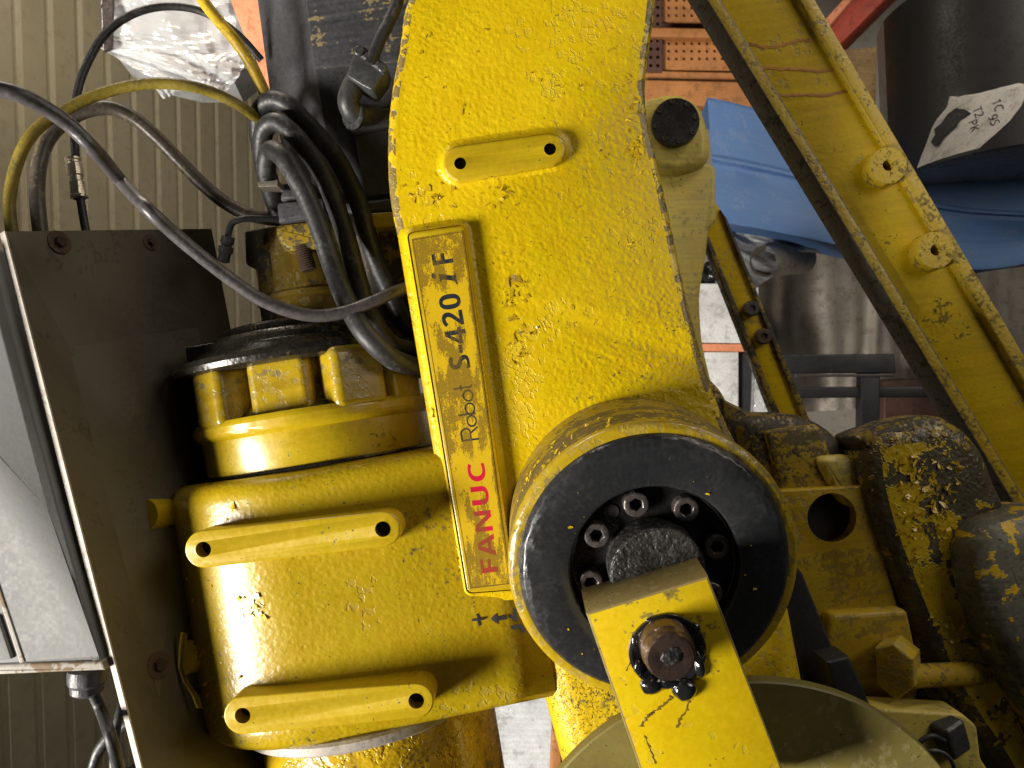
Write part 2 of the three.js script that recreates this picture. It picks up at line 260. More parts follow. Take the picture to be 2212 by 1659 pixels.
function spline(pts, closed = true, n = 6, tension = 0.5) {
  const c = new THREE.CatmullRomCurve3(pts.map(p => new THREE.Vector3(p[0], p[1], 0)), closed, 'centripetal', tension);
  return c.getPoints(pts.length * n).map(v => [v.x, v.y]);
}
function rounded(pts, r, n = 5) {                          // corners of a polygon (pixels) rounded by r
  const out = [];
  pts.forEach((p, i) => {
    const a = pts[(i + pts.length - 1) % pts.length], b = pts[(i + 1) % pts.length], rr = p[2] ?? r;
    const la = Math.hypot(a[0] - p[0], a[1] - p[1]), lb = Math.hypot(b[0] - p[0], b[1] - p[1]), t = Math.min(rr, la * 0.49, lb * 0.49);
    const s = [p[0] + (a[0] - p[0]) * t / la, p[1] + (a[1] - p[1]) * t / la], e = [p[0] + (b[0] - p[0]) * t / lb, p[1] + (b[1] - p[1]) * t / lb];
    for (let k = 0; k <= n; k++) { const u = k / n; out.push([(1 - u) ** 2 * s[0] + 2 * u * (1 - u) * p[0] + u * u * e[0], (1 - u) ** 2 * s[1] + 2 * u * (1 - u) * p[1] + u * u * e[1]]); }
  });
  return out;
}
function stadium(ax, ay, bx, by, ra, rb = ra, n = 14) {     // pixels
  const t = Math.atan2(by - ay, bx - ax), out = [];
  for (let k = 0; k <= n; k++) { const u = t + Math.PI / 2 + Math.PI * k / n; out.push([ax + Math.cos(u) * ra, ay + Math.sin(u) * ra]); }
  for (let k = 0; k <= n; k++) { const u = t - Math.PI / 2 + Math.PI * k / n; out.push([bx + Math.cos(u) * rb, by + Math.sin(u) * rb]); }
  return out;
}
const disk = (cx, cy, r, n = 40) => Array.from({ length: n }, (_, k) => [cx + Math.cos(k / n * 2 * Math.PI) * r, cy + Math.sin(k / n * 2 * Math.PI) * r]);
// a solid whose front outline is given in photo pixels on plane z of frame F
function solid(F, pts, z, thick, bevel = 0.003, holes = [], crease = 35, segs = 3) {
  const to = q => { const v = F.at(q[0], q[1], z); return new THREE.Vector2(v.x, v.y); };
  const s = new THREE.Shape(pts.map(to));
  for (const h of holes) {                                  // widened so that the bevel leaves the drawn size at the face
    const p = h.map(to), c = p.reduce((a, v) => a.add(v), new THREE.Vector2()).multiplyScalar(1 / p.length), r = p[0].distanceTo(c);
    s.holes.push(new THREE.Path(p.map(v => v.sub(c).multiplyScalar((r + bevel) / r).add(c))));
  }
  const bt = Math.min(bevel, thick * 0.45);
  let g = new THREE.ExtrudeGeometry(s, { depth: thick - 2 * bt, bevelEnabled: bevel > 0, bevelThickness: bt, bevelSize: bevel, bevelOffset: -bevel, bevelSegments: segs, curveSegments: 8 });
  g.translate(0, 0, z - thick + bt);
  const groups = g.groups.map(q => ({ ...q }));
  g = boxUV(g); g = toCreasedNormals(g, R(crease)); g.clearGroups(); groups.forEach(q => g.addGroup(q.start, q.count, q.materialIndex));
  return g;
}
function grown(pts, d) {                                   // a closed pixel outline pushed outwards by d
  const n = pts.length; let area = 0; pts.forEach((p, i) => { const q = pts[(i + 1) % n]; area += p[0] * q[1] - q[0] * p[1]; });
  return pts.map((p, i) => { const a = pts[(i + n - 1) % n], e = pts[(i + 1) % n]; let x = e[1] - a[1], y = a[0] - e[0]; const l = Math.hypot(x, y) || 1, k = Math.sign(area) * d / l; return [p[0] + x * k, p[1] + y * k]; });
}
// the hollow curve between a raised outline and the face it stands on
function fillet(F, pts, zTop, zFoot, wide) {
  const rows = []; for (let k = 0; k <= 7; k++) { const a = (1 - k / 7) * Math.PI / 2; rows.push(grown(pts, wide * (1 - Math.sin(a))).map(p => { const z = zFoot + (zTop - zFoot) * (1 - Math.cos(a)); return F.at(p[0], p[1], z); })); }
  const g = loft(rows, true); return boxUV(g);
}
function plain(g) { g.clearGroups(); return g; }
// rows of points joined into a skin, uv in metres along and across
function loft(rows, closed = false, caps = false) {
  const n = rows[0].length, m = rows.length, w = closed ? n + 1 : n, pos = [], uv = [], idx = [];
  const us = [0]; const midRow = rows[Math.floor(m / 2)];
  for (let i = 1; i < w; i++) us.push(us[i - 1] + midRow[i % n].distanceTo(midRow[i - 1]));
  let v = 0;
  rows.forEach((r, j) => {
    if (j) v += r[0].distanceTo(rows[j - 1][0]) || 0.001;
    for (let i = 0; i < w; i++) { const p = r[i % n]; pos.push(p.x, p.y, p.z); uv.push(us[i], v); }
  });
  for (let j = 0; j < m - 1; j++) for (let i = 0; i < w - 1; i++) { const a = j * w + i, b = a + 1, c = a + w, d = c + 1; idx.push(a, b, d, a, d, c); }
  if (caps) for (const j of [0, m - 1]) {
    const c = rows[j].reduce((s, p) => s.add(p), new THREE.Vector3()).multiplyScalar(1 / n), at = pos.length / 3;
    pos.push(c.x, c.y, c.z); uv.push(0, 0);
    for (let i = 0; i < n; i++) { const p = rows[j][i]; pos.push(p.x, p.y, p.z); uv.push(p.x - c.x, p.z - c.z + p.y - c.y); }
    for (let i = 0; i < n; i++) j ? idx.push(at, at + 1 + i, at + 1 + (i + 1) % n) : idx.push(at, at + 1 + (i + 1) % n, at + 1 + i);
  }
  const g = new THREE.BufferGeometry();
  g.setAttribute('position', new THREE.Float32BufferAttribute(pos, 3)); g.setAttribute('uv', new THREE.Float32BufferAttribute(uv, 2)); g.setIndex(idx);
  g.computeVertexNormals();
  if (closed) { const N = g.attributes.normal; for (let j = 0; j < m; j++) { const a = j * w, b = a + w - 1, v3 = new THREE.Vector3(N.getX(a) + N.getX(b), N.getY(a) + N.getY(b), N.getZ(a) + N.getZ(b)).normalize(); N.setXYZ(a, v3.x, v3.y, v3.z); N.setXYZ(b, v3.x, v3.y, v3.z); } }
  return g;
}
// a turned body: profile [[radius, height], ...] round axis z of a frame, moved to c
function turned(profile, c, seg = 64, crease = 30) {
  const pts = profile.map(p => new THREE.Vector2(Math.max(p[0], 1e-5), p[1]));
  let g = new THREE.LatheGeometry(pts, seg); g.rotateX(Math.PI / 2);
  let len = [0]; for (let i = 1; i < pts.length; i++) len.push(len[i - 1] + pts[i].distanceTo(pts[i - 1]));
  const rm = Math.max(...profile.map(p => p[0])), uv = g.attributes.uv; for (let i = 0; i < uv.count; i++) uv.setXY(i, uv.getX(i) * rm * 2 * Math.PI, len[i % pts.length]);
  g = toCreasedNormals(g.toNonIndexed(), R(crease));
  g.translate(c.x, c.y, c.z); return g;
}
function turnedY(profile, c, seg = 64, crease = 30) { const g = turned(profile, new THREE.Vector3(), seg, crease); g.rotateX(-Math.PI / 2); g.translate(c.x, c.y, c.z); return g; }
function tube(pts, r, seg = 14, per = 10, wob = 0) {
  const c = new THREE.CatmullRomCurve3(pts, false, 'centripetal'), n = pts.length * per;
  const g = new THREE.TubeGeometry(c, n, r, seg, false), L = c.getLength(), uv = g.attributes.uv;
  for (let i = 0; i < uv.count; i++) uv.setXY(i, uv.getX(i) * L, uv.getY(i) * 2 * Math.PI * r);
  if (wob) { const p = g.attributes.position, nn = g.attributes.normal; for (let i = 0; i < p.count; i++) { const a = (hash(i % (seg + 1) === seg ? i - seg : i, 3, 77) - 0.5) * wob; p.setXYZ(i, p.getX(i) + nn.getX(i) * a, p.getY(i) + nn.getY(i) * a, p.getZ(i) + nn.getZ(i) * a); } }
  const a = c.getPoint(0), b = c.getPoint(1);
  const caps = [[a, c.getTangent(0).negate()], [b, c.getTangent(1)]].map(([p, t]) => { const d = new THREE.CircleGeometry(r, seg); d.applyQuaternion(new THREE.Quaternion().setFromUnitVectors(new THREE.Vector3(0, 0, 1), t)); d.translate(p.x, p.y, p.z); return d; });
  return mergeGeometries([g, ...caps]);
}
function rbox(w, h, d, r = 0.003, c = null) { const g = boxUV(new RoundedBoxGeometry(w, h, d, 3, r)); if (c) g.translate(c.x, c.y, c.z); return g; }
const v3 = (x, y, z) => new THREE.Vector3(x, y, z);
function bentGeo(g, f) { const p = g.attributes.position; for (let i = 0; i < p.count; i++) { const q = f(p.getX(i), p.getY(i), p.getZ(i), i); p.setXYZ(i, q[0], q[1], q[2]); } g.computeVertexNormals(); return g; }
function lump(c, rx, ry, rz, s, amp, detail = 5) {            // an uneven blob
  let g = mergeVertices(new THREE.IcosahedronGeometry(1, detail).deleteAttribute('normal').deleteAttribute('uv'));
  const p = g.attributes.position;
  for (let i = 0; i < p.count; i++) {
    const x = p.getX(i), y = p.getY(i), z = p.getZ(i), k = 1 + amp * (Math.sin(x * 4 + s) * Math.sin(y * 5 + s * 2) + 0.6 * Math.sin(z * 7 + x * 6 + s * 3));
    p.setXYZ(i, c.x + x * rx * k, c.y + y * ry * k, c.z + z * rz * k);
  }
  g.computeVertexNormals();
  const uv = new Float32Array(p.count * 2); for (let i = 0; i < p.count; i++) { uv[i * 2] = p.getX(i); uv[i * 2 + 1] = p.getY(i); }
  g.setAttribute('uv', new THREE.BufferAttribute(uv, 2)); return g;
}
// curled chips of loose paint: spots = [[point, normal, size], ...]
function flakes(spots) {
  const gs = spots.map(([p, n, s]) => {
    const g = rnd() < 0.5 ? new THREE.CircleGeometry(0.6, 5) : new THREE.PlaneGeometry(1, 1, 2, 1), a = g.attributes.position, sx = s * (0.5 + rnd()), sy = s * (0.25 + 0.5 * rnd()), curl = 0.1 + rnd() * 0.6;
    for (let i = 0; i < a.count; i++) { const x = a.getX(i) + (rnd() - 0.5) * 0.5, y = a.getY(i) + (rnd() - 0.5) * 0.6; a.setXYZ(i, x * sx, y * sy, (x + 0.5) ** 2 * curl * s * 0.6); }
    g.rotateZ(rnd() * 6.28); g.applyQuaternion(new THREE.Quaternion().setFromUnitVectors(v3(0, 0, 1), n.clone().normalize()));
    g.translate(p.x + n.x * 0.0006, p.y + n.y * 0.0006, p.z + n.z * 0.0006); return g;
  });
  const g = mergeGeometries(gs); g.computeVertexNormals(); return g;
}
// ------------------------------------------------------------------ the setting: wall on the left, wall far behind
{
  const ring = [], pitch = 0.122, a = v3(-1.81, 0, -1.55), dir = v3(0.27, 0, -0.963).normalize(), nrm = v3(-dir.z, 0, dir.x).negate();
  const nn = v3(0.963, 0, 0.27);
  const prof = [[0, 0], [0.082, 0], [0.086, -0.0015], [0.0925, -0.0105], [0.095, -0.012], [0.107, -0.012], [0.1095, -0.0105], [0.115, -0.0015], [0.118, 0]];
  for (let k = 0; k < 32; k++) for (const [u, o] of prof) ring.push(a.clone().addScaledVector(dir, k * pitch + u).addScaledVector(nn, o));
  const n0 = ring.length; for (let k = n0 - 1; k >= 0; k -= 9) ring.push(ring[k].clone().addScaledVector(nn, -0.04));
  const rows = [-0.3, 0.6, 1.5, 2.4, 3.4].map(y => ring.map(p => p.clone().setY(y)));
  const g = toCreasedNormals(loft(rows, true, false).toNonIndexed(), R(20));
  struct('wall_left', g, M.wall);
  const b = boxUV(new THREE.BoxGeometry(7, 4.2, 0.1)); b.translate(2.0, 1.7, -4.6); struct('wall_back', b, M.backWall);
}

// ------------------------------------------------------------------ the robot in front
const FR = frameAt(1106, 830, 1.0, 0, -2, 9);
const FH0 = frameAt(1411, 1218, 0.87, 0, 9, 9);
const FH = new Frame(FH0.o.clone().addScaledVector(v3(0, 0, 1).applyQuaternion(FH0.q), -0.13), FH0.q);
const robot = thing('industrial_robot', 'large yellow robot in front, peeling paint, black bearing cover and red lettered name plate', 'robot', FR);

// upper arm: the flat casting that carries the name plate
{
  const left = [[985, -420], [905, -80], [872, 20], [862, 95], [845, 190], [836, 285], [838, 400], [850, 480], [880, 600], [905, 760], [922, 850], [938, 905], [985, 985], [1060, 1090], [1150, 1190]];
  const right = [[1240, 1330], [1560, 1420], [1640, 1180], [1612, 1000], [1572, 915], [1541, 838], [1510, 735], [1481, 620], [1450, 470], [1420, 335], [1402, 260], [1396, 190], [1402, 120], [1416, 20], [1420, -80], [1400, -420]];
  const smooth = [...spline(left, false, 4).map(p => p), ...right.slice(0, 2), ...spline(right.slice(2), false, 4)];
  const g = solid(FR, smooth, 0, 0.075, 0.012, [], 30, 5);
  var armLink = part(robot, 'arm_link', g, [M.arm, M.armEdge]);
}
// raised bosses with two tapped holes; part of the casting they stand on
function boss(parent, F, a, b, ra, rb, z, thick, hr, mat, bevel = 0.003) {
  const m = part(parent, 'mounting_boss', plain(solid(F, stadium(...a, ...b, ra, rb), z, thick, bevel, [disk(...a, hr, 28), disk(...b, hr, 28)], 40)), mat);
  return m;
}
function holeFloor(parent, F, c, hr, z) {
  const p = F.at(c[0], c[1], z), q = F.at(c[0] + hr, c[1], z), r = p.distanceTo(q);
  part(parent, 'tapped_hole', turned([[r * 1.02, -0.004], [r * 1.02, 0], [0, 0.0005]], p, 24), M.hole, F);
}
boss(armLink, FR, [994, 353], [1188, 322], 38, 35, 0.014, 0.02, 13, M.smooth, 0.0035);
holeFloor(armLink, FR, [994, 353], 13, 0.0015); holeFloor(armLink, FR, [1188, 322], 13, 0.0015);
// a soft fillet where the boss meets the casting
part(armLink, 'boss_fillet', fillet(FR, stadium(994, 353, 1188, 322, 37, 34), 0.0115, -0.0006, 22), M.arm);
// name plate
let label;
{
  const c = [[878, 503, 14], [1003, 484, 16], [1114, 1275, 10], [1008, 1283, 12]];
  part(armLink, 'plate_fillet', fillet(FR, rounded(c, 12), 0.014, -0.0006, 20), M.arm);
  const seat = part(armLink, 'plate_seat', plain(solid(FR, rounded(c, 12), 0.013, 0.034, 0.003, [], 40, 3)), M.smooth);
  // printed sheet
  const Wc = 2048, Hc = 324, cv = document.createElement('canvas'); cv.width = Wc; cv.height = Hc;
  const x = cv.getContext('2d');
  x.fillStyle = 'rgb(206,172,14)'; x.fillRect(0, 0, Wc, Hc);
  // darker border line
  x.strokeStyle = 'rgb(96,76,20)'; x.lineWidth = 5; x.strokeRect(5, 5, Wc - 10, Hc - 10);
  x.textBaseline = 'alphabetic';
  const word = (s, x0, x1, base, cap, style) => { x.save(); x.font = style.replace('$', '200'); const m = x.measureText(s); const hgt = 143; x.translate(x0, base); x.scale((x1 - x0) / m.width, cap / hgt); x.fillText(s, 0, 0); x.restore(); };
  x.fillStyle = 'rgb(200,18,58)'; word('FANUC', 62, 715, 246, 138, 'bold $px sans-serif');
  x.fillStyle = 'rgb(34,38,46)'; word('S-420', 1246, 1702, 238, 132, 'bold $px sans-serif');
  word('F', 1860, 1950, 238, 132, 'bold $px sans-serif');
  x.save(); word('i', 1742, 1815, 238, 142, 'italic bold $px serif'); x.restore();
  // thin round lettering of the middle word
  x.strokeStyle = 'rgb(38,42,48)'; x.lineWidth = 13; x.lineCap = 'butt';
  const base = 232, cap = 128, X = 0; x.save(); x.translate(838, 0); x.scale(0.85, 1);
  x.beginPath(); x.moveTo(X + 6, base); x.lineTo(X + 6, base - cap); x.lineTo(X + 52, base - cap); x.arc(X + 52, base - cap + 32, 32, -Math.PI / 2, Math.PI / 2); x.lineTo(X + 6, base - cap + 64); x.moveTo(X + 50, base - cap + 64); x.lineTo(X + 88, base); x.stroke();
  const ring = (cx, r) => { x.beginPath(); x.arc(cx, base - r - 4, r, 0, 7); x.stroke(); };
  ring(X + 132, 36); ring(X + 216, 36); ring(X + 304, 36);
  x.beginPath(); x.moveTo(X + 180, base); x.lineTo(X + 180, base - cap); x.moveTo(X + 362, base - cap); x.lineTo(X + 362, base - 10); x.lineTo(X + 376, base - 2); x.moveTo(X + 345, base - 82); x.lineTo(X + 382, base - 82); x.stroke(); x.restore();
  // oily dirt with worn outlines, grain by grain
  const im = x.getImageData(0, 0, Wc, Hc), N = 512, f1 = field(N, 6, 6, 4, 900), f2 = field(N, 60, 60, 3, 910), f3 = field(N, 150, 150, 2, 920);
  for (let j = 0; j < Hc; j++) for (let i = 0; i < Wc; i++) {
    const k = (Math.floor(j * 1.3) % N) * N + Math.floor(i * 0.52) % N, k2 = (j % N) * N + i % N, o = (j * Wc + i) * 4;
    const w = step(0.5, 0.57, f1[k] * 0.62 + f2[k] * 0.22 + f3[k2] * 0.2 + (i > 1150 ? 0.03 : 0)) * (0.4 + 0.55 * f3[k2]);
    for (let c2 = 0; c2 < 3; c2++) im.data[o + c2] = im.data[o + c2] * (1 - w) + [112, 88, 26][c2] * w + (f3[k2] - 0.5) * 14;
  }
  x.putImageData(im, 0, 0);
  const t = new THREE.CanvasTexture(cv); t.colorSpace = THREE.SRGBColorSpace; t.anisotropy = 8;
  const mat = new THREE.MeshPhysicalMaterial({ map: t, roughness: 0.42, clearcoat: 0.3, clearcoatRoughness: 0.25 });
  const q = [[1016, 1272], [889, 517], [999, 499], [1102, 1262]].map(p => FR.at(p[0], p[1], 0.0136));    // foot left, head left, head right, foot right
  const g = new THREE.BoxGeometry(1, 1, 0.0009), p = g.attributes.position, uv = g.attributes.uv;
  for (let i = 0; i < p.count; i++) {
    const a = p.getX(i) + 0.5, b = p.getY(i) + 0.5, l = q[0].clone().lerp(q[1], b), r = q[3].clone().lerp(q[2], b), w = l.lerp(r, a);
    uv.setXY(i, b, 1 - a); p.setXYZ(i, w.x, w.y, w.z + p.getZ(i));
  }
  g.computeVertexNormals(); plain(g);
  part(seat, 'name_plate', g, mat, null, 'yellow name plate with red and dark lettering');
}
// the lower half of the arm, a round sided column below the bearing
{
  const pts = [[1138, 1150], [1142, 1350], [1172, 1500], [1215, 1660], [1236, 1740], [1800, 1740], [1766, 1560], [1722, 1330], [1650, 1120]];
  part(robot, 'lower_arm', plain(solid(FR, pts, -0.004, 0.13, 0.042, [], 60, 7)), M.cracked);
}
// loose paint on the arm
const FT = [];
{
  seed(5); const sp = [], n = v3(0.05, 0.1, 1);
  for (let i = 0; i < 28; i++) { const u = rnd(), v = rnd(); sp.push([FR.at(870 + u * 230 + (v > .8 ? 240 * rnd() : 0), 400 + (rnd() - .5) * 34 + v * 40, 0.0002), n, 0.004 + rnd() * 0.006]); }
  for (let i = 0; i < 40; i++) sp.push([FR.at(1115 + (rnd() - .5) * 50, 600 + rnd() * 190, 0.0002), n, 0.003 + rnd() * 0.006]);
  for (let i = 0; i < 46; i++) sp.push([FR.at(1352 + rnd() * 34, 330 + rnd() * 70 - 170 * rnd(), 0.0002), n, 0.003 + rnd() * 0.006]);
  for (let i = 0; i < 60; i++) sp.push([FR.at(900 + rnd() * 480, 60 + rnd() * 760, 0.0002), n, 0.002 + rnd() * 0.004]);
  for (let i = 0; i < 34; i++) { const t = rnd(); sp.push([FR.at(880 + t * 120 - 4, 520 + t * 740, 0.002), v3(-0.8, 0, 0.6), 0.005 + rnd() * 0.006]); }
  part(armLink, 'loose_paint', flakes(sp), M.flake).userData.kind = 'stuff';
}

// gear housing: barrel on the left with a flat flank running to the arm
const XC = -0.328, ZC = -0.155, RH = 0.185;
function hullRing(R0, inset, xr, zf, zb) {
  const r = R0 - inset, o = [];
  o.push(v3(xr, 0, zb + inset), v3(xr, 0, zf - inset));
  for (let k = 1; k < 5; k++) { const t = k / 5, a = 84 * Math.PI / 180; o.push(v3(mix(xr, XC + Math.cos(a) * r, t), 0, mix(zf - inset, ZC + Math.sin(a) * r, t))); }
  for (let k = 0; k <= 40; k++) { const a = R(84 + k / 40 * 192); o.push(v3(XC + Math.cos(a) * r, 0, ZC + Math.sin(a) * r)); }
  return o;
}
{
  const rows = [], top = -0.066, bot = -0.412;
  const prof = [[top, 0.06], [top, 0.022], [top - 0.0025, 0.014], [top - 0.008, 0.0065], [top - 0.016, 0.002], [top - 0.028, 0], [top - 0.1, 0], [top - 0.18, 0], [top - 0.26, 0], [bot + 0.03, 0], [bot + 0.012, 0.004], [bot + 0.003, 0.012], [bot, 0.022], [bot, 0.06]];
  for (const [y, ins] of prof) rows.push(hullRing(RH, ins, -0.006, -0.006, -0.2).map(p => p.clone().setY(y)));
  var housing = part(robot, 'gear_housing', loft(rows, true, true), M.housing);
  const F = FR;
  boss(housing, F, [439, 1187], [827, 1143], 40, 38, 0.057, 0.15, 17, M.smooth, 0.002);
  boss(housing, F, [524, 1546], [899, 1514], 41, 38, 0.06, 0.15, 17, M.smooth, 0.002);
  for (const [x, y, z] of [[439, 1187, 0.03], [827, 1143, 0.031], [524, 1546, 0.032], [899, 1514, 0.033]]) holeFloor(housing, F, [x, y], 17, z);
  // studs to the steel panel
  for (const [x0, y0, x1, y1, r, z] of [[313, 1113, 440, 1100, 0.021, -0.022], [394, 1421, 500, 1406, 0.022, -0.03]]) {
    const a = FR.at(x0, y0, z), b = FR.at(x1, y1, -0.13);
    part(housing, 'stud', tube([a, a.clone().lerp(b, 0.5), b], r, 28, 2), M.smooth);
  }
  // seam ring and the column below
  part(housing, 'seam_ring', turnedY([[0.12, -0.408], [0.172, -0.409], [0.176, -0.412], [0.176, -0.422], [0.172, -0.425], [0.12, -0.425]], v3(XC + 0.045, 0, ZC + 0.004), 72), M.panelEdge);
  part(robot, 'base_column', turnedY([[0.1, -0.424], [0.166, -0.424], [0.168, -0.428], [0.169, -0.56], [0.171, -0.7], [0.1, -0.7]], v3(XC + 0.06, 0, ZC - 0.002), 72), M.flaky);
  // loose paint and strips
  seed(8); const sp = [];
  for (let i = 0; i < 60; i++) { const a = R(100 + rnd() * 70), y = -0.09 - rnd() * 0.3, n = v3(Math.cos(a), 0, Math.sin(a)); sp.push([v3(XC + n.x * RH, y, ZC + n.z * RH), n, 0.002 + rnd() * 0.006]); }
  for (let i = 0; i < 80; i++) { const a = R(60 + rnd() * 110), y = -0.44 - rnd() * 0.16, n = v3(Math.cos(a), 0, Math.sin(a)); sp.push([v3(XC + 0.06 + n.x * 0.169, y, ZC + n.z * 0.169), n, 0.003 + rnd() * 0.009]); }
  for (let i = 0; i < 26; i++) { const a = R(96 + rnd() * 12), y = -0.225 + (rnd() - .5) * 0.03, n = v3(Math.cos(a), 0, Math.sin(a)); sp.push([v3(XC + n.x * RH, y, ZC + n.z * RH), n, 0.002 + rnd() * 0.007]); }
  part(housing, 'loose_paint', flakes(sp), M.flake).userData.kind = 'stuff';
  const strip = (pts, w) => { const l = pts.map(p => FR.at(p[0] - w[0], p[1], p[2])), r = pts.map((p, i) => FR.at(p[0] + w[i % w.length], p[1] + 3, p[2] + 0.004)); const b = pts.map((p, i) => FR.at(p[0], p[1], p[2] - 0.003)); return loft([l, b, r]); };
  part(housing, 'paint_strip', strip([[398, 1366, -0.012], [394, 1395, -0.012], [392, 1440, -0.012], [402, 1472, -0.012], [420, 1500, -0.012], [432, 1530, -0.012]], [7, 9, 4, 6, 10, 8, 3]), M.flake);
}
// flange, lugs and the servo drive above
{
  const c = v3(XC + 0.034, 0, ZC - 0.006), cl = v3(XC + 0.014, 0, ZC - 0.006);
  const fl = part(robot, 'motor_flange', turnedY([[0.05, -0.085], [0.164, -0.085], [0.164, -0.062], [0.166, -0.058], [0.167, -0.014], [0.174, -0.008], [0.1765, -0.003], [0.1765, 0.004], [0.172, 0.012], [0.05, 0.012]], c, 80), M.smooth);
  part(fl, 'seam', turnedY([[0.16, -0.066], [0.1675, -0.0658], [0.169, -0.0635], [0.1675, -0.061], [0.16, -0.0605]], c, 80), M.lid);
  part(fl, 'flange_core', turnedY([[0.1687, 0.008], [0.1507, 0.014], [0.1372, 0.026], [0.1339, 0.04], [0.1327, 0.09], [0.045, 0.092]], c, 64), M.grimy);
  for (const [a, w, r, m] of [[-98, 0.055, 0.158, M.dirty], [-40, 0.066, 0.142, M.dirty], [-4, 0.085, 0.114, M.dirty], [34, 0.075, 0.142, M.dirty], [60, 0.07, 0.14, M.dirty], [-140, 0.06, 0.122, M.dirty]]) {
    const g = rbox(w, 0.086, 0.07, 0.013); g.translate(0, 0.044, r); g.rotateY(R(a)); g.translate(c.x, 0, c.z);
    part(fl, 'flange_lug', g, m);
  }
  const lid = part(fl, 'flange_lid', turnedY([[0.05, 0.078], [0.168, 0.078], [0.176, 0.081], [0.178, 0.088], [0.175, 0.096], [0.156, 0.102], [0.146, 0.108], [0.138, 0.112], [0.136, 0.12], [0.13, 0.126], [0.108, 0.13], [0.106, 0.138], [0.1, 0.142], [0.05, 0.143]], cl, 80), M.lid);
  part(lid, 'lid_tab', rbox(0.045, 0.024, 0.03, 0.006, v3(c.x - 0.12, 0.112, c.z + 0.092)), M.lid);
  const mc = v3(-0.287, 0, ZC - 0.03);
  const neck = part(robot, 'motor_neck', turnedY([[0.05, 0.13], [0.094, 0.134], [0.095, 0.144], [0.078, 0.148], [0.074, 0.156], [0.074, 0.178], [0.078, 0.182], [0.078, 0.188], [0.073, 0.192], [0.072, 0.285], [0.05, 0.29]], mc, 64), M.neck);
  part(neck, 'neck_cover', plain(solid(FR, rounded([[527, 498], [606, 486], [612, 560], [640, 640], [650, 700], [566, 712], [556, 640], [560, 580], [530, 572]], 8), -0.12, 0.06, 0.004)), M.oily);
  part(neck, 'neck_lug', plain(solid(FR, rounded([[592, 486], [708, 472], [715, 532], [640, 544], [612, 540], [596, 512]], 12), -0.09, 0.06, 0.008)), M.grimy);
  const s0 = FR.at(652, 532, -0.098), s1 = FR.at(668, 584, -0.098);
  const prof = []; for (let k = 0; k <= 22; k++) prof.push([k % 2 ? 0.0118 : 0.0098, k / 22 * s0.distanceTo(s1)]);
  const stud = turned([[0, 0], ...prof, [0, s0.distanceTo(s1)]], v3(0, 0, 0), 24, 20); stud.applyQuaternion(new THREE.Quaternion().setFromUnitVectors(v3(0, 0, 1), s1.clone().sub(s0).normalize())); stud.translate(s0.x, s0.y, s0.z);
  part(neck, 'threaded_stud', stud, M.rust);
  part(neck, 'collar', plain(solid(FR, rounded([[596, 436], [700, 425], [708, 468], [598, 482]], 10), -0.086, 0.09, 0.008)), M.charcoal);
  part(neck, 'collar_cap', plain(solid(FR, rounded([[600, 396], [672, 388], [684, 428], [602, 436]], 12), -0.095, 0.09, 0.008)), M.charcoal);
  part(neck, 'key_tab', plain(solid(FR, [[556, 394], [600, 388], [600, 402], [558, 404]], -0.06, 0.03, 0.001)), M.chrome);
  part(neck, 'neck_block', plain(solid(FR, rounded([[770, 462], [900, 452], [900, 486], [780, 492]], 6), -0.1, 0.06, 0.004)), M.smooth);
  part(neck, 'neck_shelf', plain(solid(FR, rounded([[780, 494], [900, 488], [930, 800], [860, 830], [800, 640]], 10), -0.13, 0.05, 0.004)), M.oily);
  // case of the motor
  const A = [[500, -420], [584, 203], [612, 330], [640, 445], [905, 428], [905, -420]].map(p => FR.at(p[0], p[1], -0.2)), B = [[594, -420], [690, 202], [712, 330], [738, 440], [905, 424], [905, -420]].map(p => FR.at(p[0], p[1], -0.125));
  const Cb = A.map(p => p.clone().setZ(-0.42));
  const casing = part(robot, 'motor_case', boxUV(toCreasedNormals(loft([Cb, A, B], true, true).toNonIndexed(), R(12))), M.charcoal);
  part(casing, 'case_band', plain(solid(FR, [[652, -60], [905, -60], [905, 128], [678, 148]], -0.1215, 0.02, 0.003)), M.charcoalScuffed);
  part(casing, 'access_cover', plain(solid(FR, [[764, 286], [789, 425], [905, 412], [905, 272]], -0.113, 0.02, 0.003, [[[777, 296], [905, 283], [905, 402], [798, 413]]])), M.charcoal);
  part(casing, 'cover_pane', plain(solid(FR, [[772, 290], [905, 276], [905, 410], [794, 420]], -0.119, 0.01, 0.001)), M.blackOil);
  part(casing, 'case_rim', plain(solid(FR, [[742, 440], [905, 424], [905, 446], [750, 462]], -0.11, 0.04, 0.004)), M.charcoal);
}
